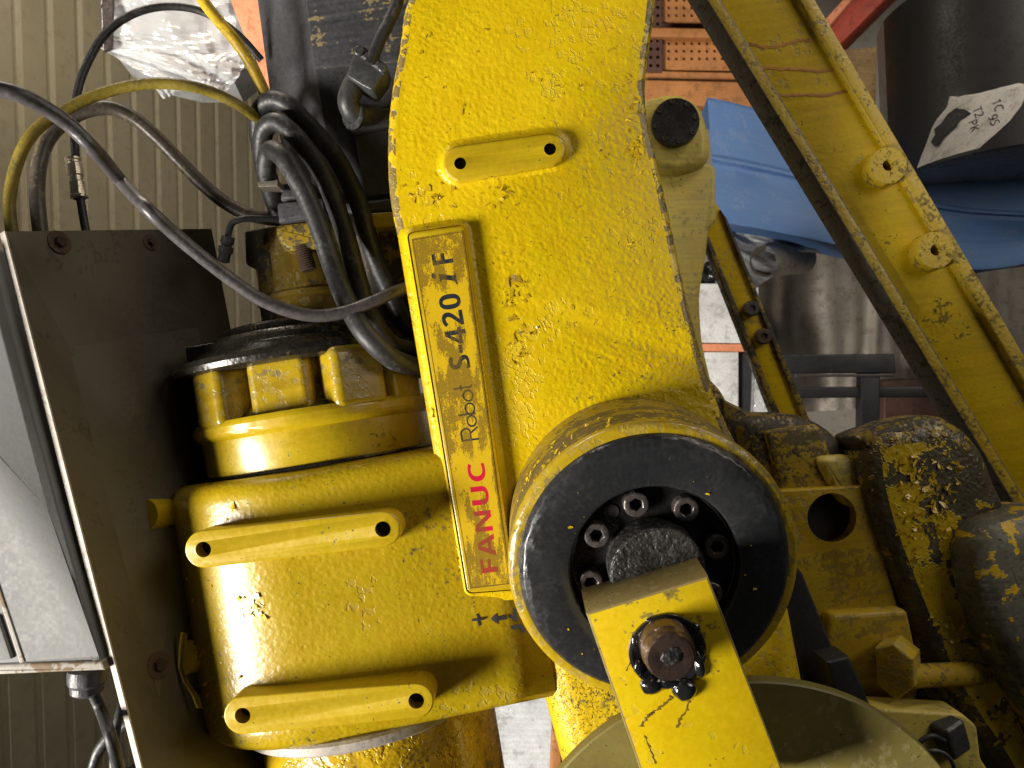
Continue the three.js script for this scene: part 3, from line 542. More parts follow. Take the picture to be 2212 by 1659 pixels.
// bent plug on the motor
{
  const F = FR, pl = (x, y, z) => F.at(x, y, z);
  const base = part(robot, 'elbow_plug', plain(solid(F, rounded([[748, 252], [776, 238], [842, 232], [848, 272], [762, 286], [750, 276]], 8), -0.1, 0.02, 0.003)), M.charcoal);
  part(base, 'elbow', tube([pl(806, 246, -0.1), pl(782, 249, -0.08), pl(761, 240, -0.068), pl(753, 220, -0.062), pl(760, 194, -0.06), pl(776, 162, -0.06)], 0.0155, 20, 8), M.elbow);
  const ring = turned([[0.012, 0], [0.019, 0], [0.02, 0.002], [0.02, 0.006], [0.018, 0.008], [0.012, 0.008]], v3(0, 0, 0), 32); const p0 = pl(768, 250, -0.074), p1 = pl(800, 258, -0.1);
  ring.applyQuaternion(new THREE.Quaternion().setFromUnitVectors(v3(0, 0, 1), p0.clone().sub(p1).normalize())); ring.translate(p0.x, p0.y, p0.z);
  part(base, 'lock_ring', ring, M.elbow);
  part(base, 'cable_clamp', plain(solid(F, rounded([[752, 148], [766, 104], [784, 96], [836, 140], [832, 160], [806, 196], [786, 188], [748, 164]], 7), -0.038, 0.045, 0.005)), M.elbow);
  part(base, 'clamp_bar', plain(solid(F, rounded([[764, 110], [776, 96], [834, 140], [828, 158]], 5), -0.03, 0.02, 0.004)), M.charcoal);
  for (const [x, y] of [[776, 112], [827, 148]]) part(base, 'clamp_screw', turned([[0.0065, 0], [0.0065, 0.004], [0.005, 0.0055], [0, 0.006]], pl(x, y, -0.03), 20), M.elbow);
  for (const [x, y] of [[812, 259], [756, 272]]) part(base, 'flange_screw', turned([[0.006, 0], [0.006, 0.004], [0.004, 0.0055], [0, 0.006]], pl(x, y, -0.1), 20), M.chrome);
}

// bearing drum, black cover ring, bolts, crank lever with its pin
const hub0 = v3(0, 0, 0);
let drum;
{
  drum = part(robot, 'bearing_drum', turned([[0.1, -0.1], [0.162, -0.1], [0.163, -0.02], [0.163, 0.115], [0.1635, 0.122], [0.162, 0.128], [0.158, 0.131], [0.15, 0.131], [0.15, 0.1]], hub0, 96), M.drumSide, FH);
  part(drum, 'drum_rim', turned([[0.1638, 0.1165], [0.1645, 0.124], [0.1625, 0.1305], [0.1585, 0.1335], [0.152, 0.1335]], hub0, 96, 60), M.dirty, FH);
  const prof = [[0.1525, 0.12]]; for (let k = 0; k <= 10; k++) { const a = k / 10 * Math.PI / 2; prof.push([0.1355 + 0.017 * Math.cos(a), 0.1305 + 0.0125 * Math.sin(a)]); }
  prof.push([0.12, 0.1434], [0.097, 0.1434], [0.0955, 0.1428], [0.0945, 0.1415], [0.0945, 0.1]);
  part(drum, 'cover_ring', turned(prof, hub0, 112, 40), M.blackDisc, FH, 'round black cover ring');
  part(drum, 'bolt_plate', turned([[0.0944, 0.1195], [0.06, 0.12], [0.0, 0.12]], hub0, 64), M.blackOil, FH);
  part(drum, 'inner_ring', turned([[0.0942, 0.118], [0.0942, 0.13], [0.0925, 0.1315], [0.0905, 0.13], [0.09, 0.118]], hub0, 80), M.blackOil, FH);
  part(drum, 'shaft_stub', turned([[0.0525, 0.104], [0.0525, 0.158], [0.05, 0.161], [0, 0.161]], hub0, 48), M.crust, FH);
  const hex = []; for (let k = 0; k < 6; k++) hex.push(new THREE.Vector2(Math.cos(k * Math.PI / 3), Math.sin(k * Math.PI / 3)));
  for (let k = 0; k < 8; k++) {
    const a = R(8 + k * 45), c = v3(Math.cos(a) * 0.0735, Math.sin(a) * 0.0735, 0.1198), s = new THREE.Shape(); s.absarc(0, 0, 0.0142, 0, Math.PI * 2, false);
    s.holes.push(new THREE.Path(hex.map(v => v.clone().multiplyScalar(0.0076).rotateAround(new THREE.Vector2(), k * 1.3))));
    const g = new THREE.ExtrudeGeometry(s, { depth: 0.013, bevelEnabled: true, bevelThickness: 0.002, bevelSize: 0.0022, bevelOffset: -0.0022, bevelSegments: 3, curveSegments: 20 });
    g.translate(c.x, c.y, c.z); const b = part(drum, 'socket_bolt', plain(toCreasedNormals(boxUV(g), R(40))), M.boltSteel, FH);
    part(drum, 'bolt_socket', turned([[0.0085, 0], [0.0085, 0.004], [0, 0.0042]], c, 12), M.blackOil, FH);
  }
  for (let k = 0; k < 4; k++) { const a = R(30 + k * 90), c = v3(Math.cos(a) * 0.075, Math.sin(a) * 0.075, 0.1201); part(drum, 'spare_hole', turned([[0.0085, 0], [0.0085, 0.0012], [0.0065, 0.0014], [0.0062, 0.0002], [0, 0.0002]], c, 20), M.hole, FH); }
  // crumbs of paint lying on the drum and the ring
  seed(21); const sp = [];
  for (let i = 0; i < 60; i++) { const a = R(60 + rnd() * 90), n = v3(Math.cos(a), Math.sin(a), 0.3); sp.push([v3(Math.cos(a) * 0.1632, Math.sin(a) * 0.1632, 0.05 + rnd() * 0.07), n, 0.002 + rnd() * 0.004]); }
  for (let i = 0; i < 22; i++) { const a = R(rnd() * 360), r = 0.098 + rnd() * 0.04; sp.push([v3(Math.cos(a) * r, Math.sin(a) * r, 0.1437), v3(0, 0.2, 1), 0.001 + rnd() * 0.0026]); }
  part(drum, 'paint_crumbs', flakes(sp), M.flake, FH).userData.kind = 'stuff';

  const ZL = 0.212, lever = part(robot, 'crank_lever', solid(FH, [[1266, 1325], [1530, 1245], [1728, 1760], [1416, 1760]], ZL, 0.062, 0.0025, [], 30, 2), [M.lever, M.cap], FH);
  const pc = FH.at(1441, 1406, ZL), px = 0.8 / 1664;
  part(lever, 'pin_seat', turned([[0.0405, 0], [0.04, 0.003], [0.037, 0.0045], [0.033, 0.003], [0.03, 0.0015], [0.02, 0.001]], pc, 48), M.grease, FH);
  const pp = FH.at(1449, 1421, ZL + 0.036).setZ(ZL), pr = 56 * 0.755 / 1664;
  part(lever, 'pin', turned([[pr * 1.06, -0.01], [pr * 1.06, 0.022], [pr * 1.02, 0.024], [pr, 0.027], [pr, 0.033], [pr * 0.97, 0.0355], [pr * 0.9, 0.0365], [pr * 0.55, 0.037], [pr * 0.5, 0.0365], [0, 0.0355]], pp, 56, 25), M.pinSteel, FH);
  part(lever, 'pin_grease', lump(v3(pp.x + 0.0012, pp.y + 0.0015, ZL + 0.0365), pr * 0.42, pr * 0.36, 0.0035, 3, 0.14), M.crust, FH);
  const gr = [];
  for (const [x, y, rx, ry, rz, s] of [[1408, 1478, 23, 19, 0.010, 1], [1478, 1487, 24, 24, 0.011, 2], [1442, 1472, 26, 13, 0.008, 3], [1378, 1440, 10, 18, 0.006, 4], [1512, 1440, 11, 22, 0.006, 5], [1371, 1390, 7, 18, 0.004, 6], [1500, 1360, 12, 14, 0.005, 7], [1430, 1335, 30, 8, 0.004, 8], [1515, 1405, 8, 15, 0.005, 9]]) gr.push(lump(FH.at(x, y, ZL + 0.001), rx * px * 1.15, ry * px * 1.15, rz, s, 0.045));
  part(lever, 'grease', mergeGeometries(gr), M.grease, FH, 'black shiny grease squeezed out around the pin');
  for (const [pts, w] of [[[[1400, 1545], [1424, 1530], [1446, 1512], [1452, 1504]], 4.5], [[[1384, 1570], [1396, 1552], [1412, 1538]], 4.5], [[[1488, 1512], [1482, 1536], [1470, 1552], [1462, 1572]], 4], [[[1352, 1450], [1360, 1432], [1368, 1408]], 1.6], [[[1392, 1590], [1404, 1618], [1416, 1650]], 3.5]]) {
    const c = spline(pts, false, 5), up = c.map((p, i) => [p[0] - w * (0.1 + 1.3 * hash(i, w * 9 | 0, 5) ** 2), p[1] - w * 0.7 * hash(i, 7, w * 5 | 0)]), dn = c.map((p, i) => [p[0] + w * (0.1 + 1.4 * hash(i, 2, 5) ** 2), p[1] + w * 0.6 * hash(i, 3, 8)]).reverse();
    part(lever, 'oil_run', plain(solid(FH, [...up, ...dn], ZL + 0.0004, 0.0014, 0.0002)), M.neck, FH);
  }
  const dc = FH.at(1612, 1938, 0.138), dr = dc.distanceTo(FH.at(1700, 1477, 0.138));
  part(robot, 'counterweight_disc', turned([[0.1, 0.12], [dr - 0.0015, 0.12], [dr, 0.123], [dr, 0.136], [dr - 0.0015, 0.138], [0, 0.138]], dc.clone().setZ(0), 96), M.disc, FH, 'dull olive round disc behind the lever');
}

// sloping link rod on the right: a channel with raised rims
{
  const z = -0.22, FB = FR, th = 0.058;
  const L0 = [1470, -90], L1 = [2200, 1110], dx = (y) => 1525 + (y) * 0.608, lx = dx, rx = y => 1763 + y * 0.587;
  const y0 = -420, y1 = 1118;
  const web = part(robot, 'link_rod', plain(solid(FB, [[lx(y0) + 8, y0], [rx(y0) - 8, y0], [rx(y1) - 8, y1], [lx(y1) + 8, y1]], z - 0.014, th - 0.018, 0.002)), M.bar);
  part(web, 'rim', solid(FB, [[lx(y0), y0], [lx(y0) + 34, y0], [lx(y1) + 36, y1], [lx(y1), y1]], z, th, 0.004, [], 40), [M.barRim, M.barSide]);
  part(web, 'rim', solid(FB, [[rx(y0) - 36, y0], [rx(y0), y0], [rx(y1), y1], [rx(y1) - 40, y1]], z - 0.002, th - 0.004, 0.005, [], 40, 4), [M.barRim, M.barRim]);
  for (const [x, y] of [[1919, 357], [2022, 540]]) {
    const p = FB.at(x, y, z + 0.012), q = FB.at(x + 41, y, z + 0.012), r = p.distanceTo(q); p.z = 0;
    part(web, 'rod_boss', turned([[r * 1.05, z - 0.03], [r * 1.02, z - 0.01], [r, z + 0.008], [r * 0.96, z + 0.012], [r * 0.3, z + 0.012], [r * 0.285, z + 0.0105], [r * 0.285, z - 0.02]], p, 48, 40), M.barRim);
    part(web, 'tapped_hole', turned([[r * 0.3, z - 0.012], [0, z - 0.0115]], p, 20), M.hole);
  }
  // rust runs across the web
  const rust = lite({ base: [0.42, 0.19, 0.012], vary: 0.4, fine: 0.5, rough: 0.5, bump: 0.0006 });
  for (const pts of [[[1618, 94], [1655, 102], [1690, 98], [1720, 88], [1750, 86]], [[1645, 146], [1690, 149], [1730, 150], [1775, 154], [1800, 151]], [[1672, 204], [1700, 206], [1740, 204], [1780, 206], [1815, 200], [1832, 196]]]) {
    const c = spline(pts, false, 5); const w = 4.2;
    const up = c.map((p, i) => [p[0], p[1] - w * (0.6 + 0.5 * hash(i, 1, 5))]), dn = c.map((p, i) => [p[0], p[1] + w * (0.5 + 0.6 * hash(i, 2, 5))]).reverse();
    part(web, 'rust_run', plain(solid(FB, [...up, ...dn], z - 0.0134, 0.0012, 0.0003)), rust);
  }
}
// heavy castings at the lower right
{
  const y1 = spline([[1868, 979], [1898, 934], [1965, 919], [2060, 910], [2125, 964], [2160, 1044], [2182, 1104], [2140, 1134], [2110, 1184], [2122, 1294], [2180, 1434], [2260, 1604], [2310, 1764], [2220, 1764], [2140, 1644], [2060, 1524], [1995, 1394], [1930, 1234], [1888, 1114]], true, 5);
  const yoke = part(robot, 'link_yoke', solid(FR, y1, -0.11, 0.12, 0.026, [], 60, 6), [M.peeled, M.grimeSide], null, 'yellow casting with paint peeling down to dark grime');
  const y2 = spline([[2110, 1184], [2133, 1144], [2188, 1120], [2268, 1104], [2368, 1124], [2438, 1314], [2438, 1664], [2368, 1714], [2308, 1654], [2223, 1524], [2158, 1404], [2118, 1284]], true, 5);
  part(robot, 'link_knuckle', plain(solid(FR, y2, -0.05, 0.14, 0.036, [], 60, 8)), M.worn, null, 'worn dark knuckle with scraps of yellow paint');
  part(yoke, 'yoke_top', plain(solid(FR, spline([[1852, 950], [1900, 925], [2040, 900], [2085, 950], [2010, 985], [1900, 1000]], true, 5), -0.116, 0.1, 0.02, [], 60, 5)), M.oily);
  seed(33); const sp = [];
  for (let i = 0; i < 130; i++) sp.push([FR.at(1935 + rnd() * 140, 985 + rnd() * 180, -0.109), v3(-0.4 + rnd() * .8, rnd() * .8 - .3, 1), 0.003 + rnd() * 0.007]);
  for (let i = 0; i < 70; i++) { const t = rnd(); sp.push([FR.at(1930 + t * 220 + rnd() * 60, 1170 + t * 440, -0.11), v3(0.3 - rnd(), rnd() - .5, 1), 0.003 + rnd() * 0.008]); }
  part(yoke, 'loose_paint', flakes(sp), M.flake).userData.kind = 'stuff';
  // bearing block, bracket and bolt seen past the drum
  const F2 = FR;
  part(robot, 'bearing_block', plain(solid(F2, spline([[1590, 905], [1660, 890], [1760, 905], [1826, 955], [1842, 1010], [1835, 1080], [1700, 1100], [1620, 1040]], true, 4), -0.16, 0.2, 0.03, [], 60, 5)), M.oily);
  part(robot, 'block_face', plain(solid(F2, rounded([[1652, 930], [1770, 915], [1830, 1060], [1690, 1075]], 12), -0.15, 0.03, 0.008)), M.grimy);
  part(robot, 'bracket_plate', plain(solid(F2, [[1640, 1062], [1870, 1048], [1985, 1480], [1976, 1530], [1800, 1560], [1700, 1300]], -0.13, 0.05, 0.004, [disk(1797, 1118, 53, 48)])), M.bracket);
  part(robot, 'bracket_bore', plain(solid(F2, disk(1797, 1118, 58, 40), -0.16, 0.02, 0.001)), M.hole);
  part(robot, 'cast_lug', plain(solid(F2, spline([[1768, 990], [1800, 984], [1850, 990], [1850, 1096], [1822, 1086], [1796, 1052]], true, 4), -0.14, 0.05, 0.01, [], 60, 4)), M.faded);
  part(robot, 'bracket_foot', plain(solid(F2, rounded([[1796, 1330], [1960, 1318], [1978, 1400], [1976, 1540], [1790, 1560], [1782, 1400]], 10), -0.1, 0.05, 0.006)), M.bracket);
  const hexp = [[1912, 1404], [1958, 1422], [1970, 1462], [1960, 1500], [1925, 1512], [1898, 1490]].map(p => p);
  const nut = part(robot, 'stop_bolt', plain(solid(frameAt(1925, 1458, 1.04, -38, 0, 8), [[1890, 1400], [1930, 1390], [1972, 1424], [1976, 1484], [1936, 1514], [1894, 1480]], 0, 0.05, 0.004)).applyMatrix4(frameAt(1925, 1458, 1.04, -38, 0, 8).m).applyMatrix4(FR.inv), M.bracket);
  const b0 = FR.at(1950, 1462, -0.06), b1 = FR.at(2130, 1452, -0.12); part(nut, 'bolt_shank', tube([b0, b0.clone().lerp(b1, .5), b1], 0.016, 24, 3), M.grimy);
  part(robot, 'stop_block', plain(solid(F2, [[1786, 1430], [1834, 1418], [1882, 1525], [1880, 1560], [1820, 1570]], -0.02, 0.05, 0.004)), M.darkSteel);
  part(robot, 'side_plate', plain(solid(F2, [[1690, 1180], [1735, 1240], [1800, 1400], [1840, 1500], [1760, 1560], [1700, 1320]], -0.09, 0.03, 0.004)), M.darkSteel);
  const foot = part(robot, 'foot_plate', plain(solid(F2, rounded([[1880, 1530], [2080, 1542], [2112, 1570], [2120, 1640], [2200, 1760], [1960, 1760], [1935, 1640]], 8), -0.04, 0.05, 0.005)), M.faded);
  // housing behind everything at the lower right, black with grease
  part(robot, 'rear_housing', plain(solid(F2, [[1560, 860], [1640, 900], [1830, 1080], [2010, 1300], [2200, 1500], [2300, 1800], [1560, 1800]], -0.2, 0.05, 0.006)), M.oily);
}
// axis marks on the flank
{
  const zAt = (x, y) => -0.006 + (-0.012 - FR.at(x, y, 0.004).x) * 0.118 + 0.0012;
  const bar = (a, b, w) => { const n = [-(b[1] - a[1]), b[0] - a[0]], l = Math.hypot(...n); n[0] *= w / l; n[1] *= w / l; return plain(solid(FR, [[a[0] + n[0], a[1] + n[1]], [b[0] + n[0], b[1] + n[1]], [b[0] - n[0], b[1] - n[1]], [a[0] - n[0], a[1] - n[1]]], zAt(...a), 0.004, 0.0002)); };
  part(housing, 'plus_mark', mergeGeometries([bar([1019, 1340], [1046, 1337], 2.4), bar([1030, 1326], [1034, 1337], 2.4), bar([1033, 1341], [1036, 1352], 2.4)]), M.print);
  part(housing, 'arrow_mark', plain(solid(FR, [[1058, 1337], [1072, 1325], [1074, 1332], [1094, 1329], [1095, 1338], [1075, 1341], [1076, 1348]], zAt(1070, 1336), 0.004, 0.0002)), M.print);
  const font = await new FontLoader().loadAsync('fonts/droid/droid_sans_bold.typeface.json');
  const g = new TextGeometry('J2', { font, size: 0.024, depth: 0.0006, curveSegments: 5 }); g.rotateZ(R(90)); const zj = zAt(1118, 1340), p = FR.at(1122, 1362, zj); g.translate(p.x, p.y, zj);
  part(housing, 'axis_mark', g, M.print);
}
// ------------------------------------------------------------------ cables
function cable(label, pts, r, mat, name = 'cable', wob = 0) {
  const m = new THREE.Mesh(tube(pts.map(p => V(p[0], p[1], p[2])), r, 16, 10, wob), mat);
  m.name = numbered(name); m.userData = { label, category: 'cable' }; m.castShadow = m.receiveShadow = true; scene.add(m); return m;
}
const K = 1 / 1664;
cable('thick black cable, innermost and lowest of the looped bundle beside the arm', [[606, 470, 1.13], [588, 420, 1.11], [575, 370, 1.09], [584, 326, 1.07], [609, 338, 1.055], [640, 384, 1.05], [668, 438, 1.05], [693, 500, 1.05], [718, 575, 1.05], [748, 650, 1.03], [790, 722, 1.005], [840, 770, 1.015], [885, 789, 1.06], [925, 798, 1.11], [975, 800, 1.14]], 22 * 1.05 * K, M.rubber);
cable('thick black cable, middle one of the three looped beside the arm', [[598, 440, 1.15], [578, 390, 1.14], [566, 331, 1.12], [572, 280, 1.1], [593, 264, 1.09], [622, 279, 1.085], [653, 312, 1.085], [693, 369, 1.085], [718, 425, 1.085], [744, 500, 1.085], [772, 600, 1.07], [797, 678, 1.05], [836, 737, 1.05], [885, 756, 1.09], [925, 763, 1.12], [970, 766, 1.15]], 21 * 1.08 * K, M.rubber);
cable('thick black cable, outermost and topmost of the looped bundle', [[592, 420, 1.17], [570, 350, 1.16], [558, 280, 1.14], [564, 233, 1.125], [590, 217, 1.115], [625, 229, 1.11], [659, 264, 1.11], [693, 300, 1.11], [725, 340, 1.11], [756, 397, 1.11], [780, 453, 1.11], [795, 510, 1.115], [815, 570, 1.12], [847, 640, 1.12], [885, 705, 1.125], [950, 735, 1.15]], 21 * 1.1 * K, M.rubber);
cable('grey scuffed cable sagging diagonally from the left edge to behind the name plate', [[-60, 178, 0.78], [-10, 190, 0.79], [40, 204, 0.8], [95, 232, 0.82], [150, 270, 0.84], [205, 325, 0.86], [260, 390, 0.95], [320, 452, 0.9], [380, 508, 0.92], [440, 558, 0.94], [500, 604, 0.96], [560, 645, 0.975], [620, 670, 0.985], [680, 682, 0.995], [740, 675, 1.005], [800, 654, 1.015], [850, 632, 1.03], [900, 615, 1.06], [960, 600, 1.1]], 15.5 * 0.9 * K, M.greyCable, 'cable', 0.0003);
cable('dirty yellow cable arching over the steel panel', [[30, 520, 1.0], [22, 470, 1.0], [22, 420, 1.0], [36, 355, 1.0], [62, 300, 1.0], [100, 262, 1.01], [150, 233, 1.02], [210, 205, 1.03], [280, 186, 1.04], [340, 180, 1.05], [400, 184, 1.06], [460, 200, 1.08], [520, 230, 1.1], [575, 270, 1.14]], 12.5 * 1.02 * K, M.yellowCable);
cable('thick brown cable rising from the panel and dipping behind the motor neck', [[90, 520, 1.04], [84, 470, 1.04], [80, 410, 1.04], [86, 350, 1.04], [104, 300, 1.05], [140, 262, 1.06], [190, 238, 1.07], [240, 234, 1.08], [290, 256, 1.09], [340, 298, 1.1], [390, 350, 1.11], [440, 400, 1.12], [490, 440, 1.12], [540, 464, 1.12], [600, 474, 1.13], [650, 476, 1.15]], 15.5 * 1.07 * K, M.brownCable);
{
  const t = thing('thin_cable', 'thin black cable with a brass coupling, arching highest over the panel', 'cable');
  part(t, 'cable_run', tube([[190, 520, 1.08], [182, 480, 1.08], [174, 430, 1.08], [168, 390, 1.08], [161, 300, 1.08], [162, 240, 1.08], [172, 180, 1.09], [192, 130, 1.1], [222, 80, 1.11], [262, 44, 1.12], [310, 22, 1.13], [360, 14, 1.14], [420, 20, 1.15], [470, 42, 1.16], [520, 80, 1.18], [565, 130, 1.2]].map(p => V(...p)), 8.6 * 1.1 * K, 14, 8), M.rubber);
  const a = V(158, 342, 1.08), b = V(172, 430, 1.08), L = a.distanceTo(b), q = new THREE.Quaternion().setFromUnitVectors(v3(0, 0, 1), b.clone().sub(a).normalize());
  const r = 17 * 1.08 * K, seg = [[0.008, 0], [r, 0], [r, L * 0.05], [r * 0.88, L * 0.07], [r * 0.88, L * 0.12], [r * 1.0, L * 0.15], [r * 1.0, L * 0.42], [r * 0.82, L * 0.45], [r * 0.82, L * 0.56], [r * 0.94, L * 0.58], [r * 0.94, L * 0.9], [r * 1.06, L * 0.92], [r * 1.06, L * 0.97], [0.008, L]];
  const g = turned(seg, v3(0, 0, 0), 28); g.applyQuaternion(q); g.translate(a.x, a.y, a.z); part(t, 'coupling', g, M.chrome);
}
cable('yellow hose running down from the top edge to the cable bundle', [[405, -60, 1.1], [438, 0, 1.1], [472, 45, 1.1], [510, 90, 1.1], [545, 145, 1.11], [568, 195, 1.12], [585, 245, 1.14]], 12.5 * 1.1 * K, M.yellowHose, 'hose');
cable('black cable climbing from the bent plug on the motor case', [[800, 140, 1.05], [818, 92, 1.05], [838, 52, 1.05], [856, 12, 1.05], [872, -60, 1.05]], 13.5 * 1.05 * K, M.rubber);
{
  const t = thing('pipe_fitting', 'small dark bent pipe with a plug at its end, left of the motor neck', 'pipe fitting');
  part(t, 'pipe', tube([[600, 474, 1.1], [560, 472, 1.09], [520, 474, 1.08], [502, 482, 1.08], [495, 498, 1.08], [492, 520, 1.08]].map(p => V(...p)), 7 * 1.08 * K, 14, 6), M.darkSteel);
  const a = V(493, 512, 1.08), b = V(482, 568, 1.08), L = a.distanceTo(b), r = 0.0092, g = turned([[0.003, 0], [r, 0], [r, L * .25], [r * .8, L * .28], [r * .8, L * .34], [r * 1.1, L * .38], [r * 1.1, L * .6], [r * .9, L * .64], [r * .9, L * .95], [0.003, L]], v3(0, 0, 0), 24);
  g.applyQuaternion(new THREE.Quaternion().setFromUnitVectors(v3(0, 0, 1), b.clone().sub(a).normalize())); g.translate(a.x, a.y, a.z); part(t, 'plug', g, M.darkSteel);
}
// ------------------------------------------------------------------ steel panel and electrical box
function hexa(p) {                                          // p: front four then back four corners
  const idx = [[0, 1, 2, 3], [5, 4, 7, 6], [4, 0, 3, 7], [1, 5, 6, 2], [4, 5, 1, 0], [3, 2, 6, 7]], pos = [], uv = [];
  for (const f of idx) {
    const w = p[f[0]].distanceTo(p[f[1]]), h = p[f[0]].distanceTo(p[f[3]]), c = [[0, 0], [w, 0], [w, h], [0, h]];
    for (const k of [0, 1, 2, 0, 2, 3]) { const v = p[f[k]]; pos.push(v.x, v.y, v.z); uv.push(...c[k]); }
  }
  const g = new THREE.BufferGeometry(); g.setAttribute('position', new THREE.Float32BufferAttribute(pos, 3)); g.setAttribute('uv', new THREE.Float32BufferAttribute(uv, 2)); g.computeVertexNormals(); return g;
}
{
  const t = thing('steel_panel', 'brown-grey sheet steel panel with a pale edge, standing left of the gear housing', 'metal panel');
  const a = V(13, 500, 0.93), b = V(330, 1740, 0.92), c = V(457, 494, 1.22), d = V(700, 1760, 1.21), n = b.clone().sub(a).cross(c.clone().sub(a)).normalize();
  if (n.x > 0) n.negate();                                  // away from the robot
  const off = p => p.clone().addScaledVector(n, 0.009);
  const sheet = part(t, 'sheet', hexa([a, c, d, b, off(a), off(c), off(d), off(b)]), M.panel);
  const f = v3(0, 0, 0.0035);
  const e = (p, o) => p.clone().add(f).addScaledVector(n, o);
  part(t, 'front_edge', hexa([e(a, -0.0006), a.clone().addScaledVector(n, -0.0006), b.clone().addScaledVector(n, -0.0006), e(b, -0.0006), e(a, 0.0096), a.clone().addScaledVector(n, 0.0096), b.clone().addScaledVector(n, 0.0096), e(b, 0.0096)]), M.panelEdge);
  const on = (u, v) => a.clone().lerp(c, u).lerp(b.clone().lerp(d, u), v);
  const out = n.clone().negate();
  for (const [u, v, s] of [[0.2, 0.02, 1], [0.63, 0.022, 0.8], [0.19, 0.755, 1.1]]) {
    const p = on(u, v), q = new THREE.Quaternion().setFromUnitVectors(v3(0, 0, 1), out);
    const w = turned([[0.016 * s, 0], [0.0155 * s, 0.0008], [0.0, 0.0009]], v3(0, 0, 0), 14); w.applyQuaternion(q); w.translate(p.x, p.y, p.z);
    const m = part(t, 'rusty_washer', w, M.rust);
    const g = toCreasedNormals(new THREE.CylinderGeometry(0.0075 * s, 0.0075 * s, 0.006, 6).rotateX(Math.PI / 2).toNonIndexed(), R(30)); g.translate(0, 0, 0.0035); g.applyQuaternion(q); g.translate(p.x, p.y, p.z); part(t, 'screw_head', g, M.rust);
  }
  for (const [u, v] of [[0.83, 0.9], [0.72, 0.93]]) { const p = on(u, v), q = new THREE.Quaternion().setFromUnitVectors(v3(0, 0, 1), out), g = turned([[0.006, 0], [0.006, 0.0006], [0, 0.0007]], v3(0, 0, 0), 12); g.applyQuaternion(q); g.translate(p.x, p.y, p.z); part(t, 'small_hole', g, M.hole); }
}
{
  const F = frameAt(100, 1200, 0.914, 0, 0, 0);
  const t = thing('electrical_box', 'pale grey scuffed electrical box at the left edge, fixed to the steel panel', 'electrical box', F);
  part(t, 'box_body', plain(solid(F, rounded([[-420, 530], [-30, 530], [122, 1094, 2], [223, 1436], [-420, 1470]], 8), 0, 0.09, 0.011, [], 50, 4)), M.boxGrey);
  part(t, 'box_lip', plain(solid(F, rounded([[-420, 1452], [-420, 1476], [228, 1448], [222, 1428], [60, 1432]], 4), 0.002, 0.085, 0.003)), M.boxRust);
  part(t, 'seam', plain(solid(F, [[-40, 1180], [-31, 1180], [53, 1430], [42, 1434]], 0.0015, 0.02, 0.0015)), M.boxRust);
  part(t, 'latch_plate', plain(solid(F, rounded([[-60, 1330], [-6, 1330], [26, 1424], [-60, 1432]], 5), 0.004, 0.02, 0.002)), M.boxGrey);
  const gl = F.at(188, 1462, -0.03), g = turnedY([[0.012, 0.012], [0.021, 0.01], [0.022, 0.004], [0.0215, -0.006], [0.019, -0.01], [0.0185, -0.018], [0.013, -0.022]], gl, 40, 20);
  part(t, 'cable_gland', g, M.charcoal, F);
}
cable('glossy dark cable hanging from the gland under the electrical box', [[186, 1440, 0.94], [196, 1482, 0.94], [216, 1530, 0.945], [238, 1590, 0.88], [256, 1660, 0.89], [268, 1750, 0.9]], 13 * 0.87 * K, M.rubber);
cable('dark cable crossing behind the lower end of the steel panel edge', [[300, 1440, 1.0], [272, 1500, 0.97], [252, 1570, 0.95], [246, 1640, 0.94], [250, 1750, 0.93]], 9.5 * 0.95 * K, M.rubber);
cable('loose black cable coil at the bottom left below the box', [[330, 1560, 0.99], [290, 1560, 0.98], [250, 1580, 0.98], [215, 1620, 0.98], [196, 1690, 0.98], [190, 1750, 0.98]], 12 * 0.98 * K, M.rubber);

// ------------------------------------------------------------------ goods behind, left: wrapped bundle, orange post
function crumple(F, outline, z, nx, ny, amp, s, bulge = 0) {     // a creased film within four corners (px), as a grid
  const rows = [];
  for (let j = 0; j <= ny; j++) { const r = []; for (let i = 0; i <= nx; i++) {
    const u = i / nx, v = j / ny, [a, b, c, d] = outline, X = mix(mix(a[0], b[0], u), mix(d[0], c[0], u), v), Y = mix(mix(a[1], b[1], u), mix(d[1], c[1], u), v);
    let h = 0, f = 2.2, k = 1; for (let o = 0; o < 5; o++) { const A = hash(o, s, 1) * 6.28, B = hash(o, s, 2) * 6.28; h += k * (1 - 2 * Math.abs(((u * Math.cos(A) * f + v * Math.sin(A) * f + B + 0.5 * Math.sin(v * f * 0.7 + B * 2) + 0.4 * Math.sin(u * f * 0.9 + B * 5)) % 1 + 1) % 1 * 2 - 1)); f *= 1.55; k *= 0.62; }
    r.push(F.at(X + h * amp * 250, Y + h * amp * 160, z + h * amp + bulge * Math.sin(u * Math.PI) * Math.sin(v * Math.PI)));
  } rows.push(r); }
  return toCreasedNormals(loft(rows).toNonIndexed(), R(25));
}
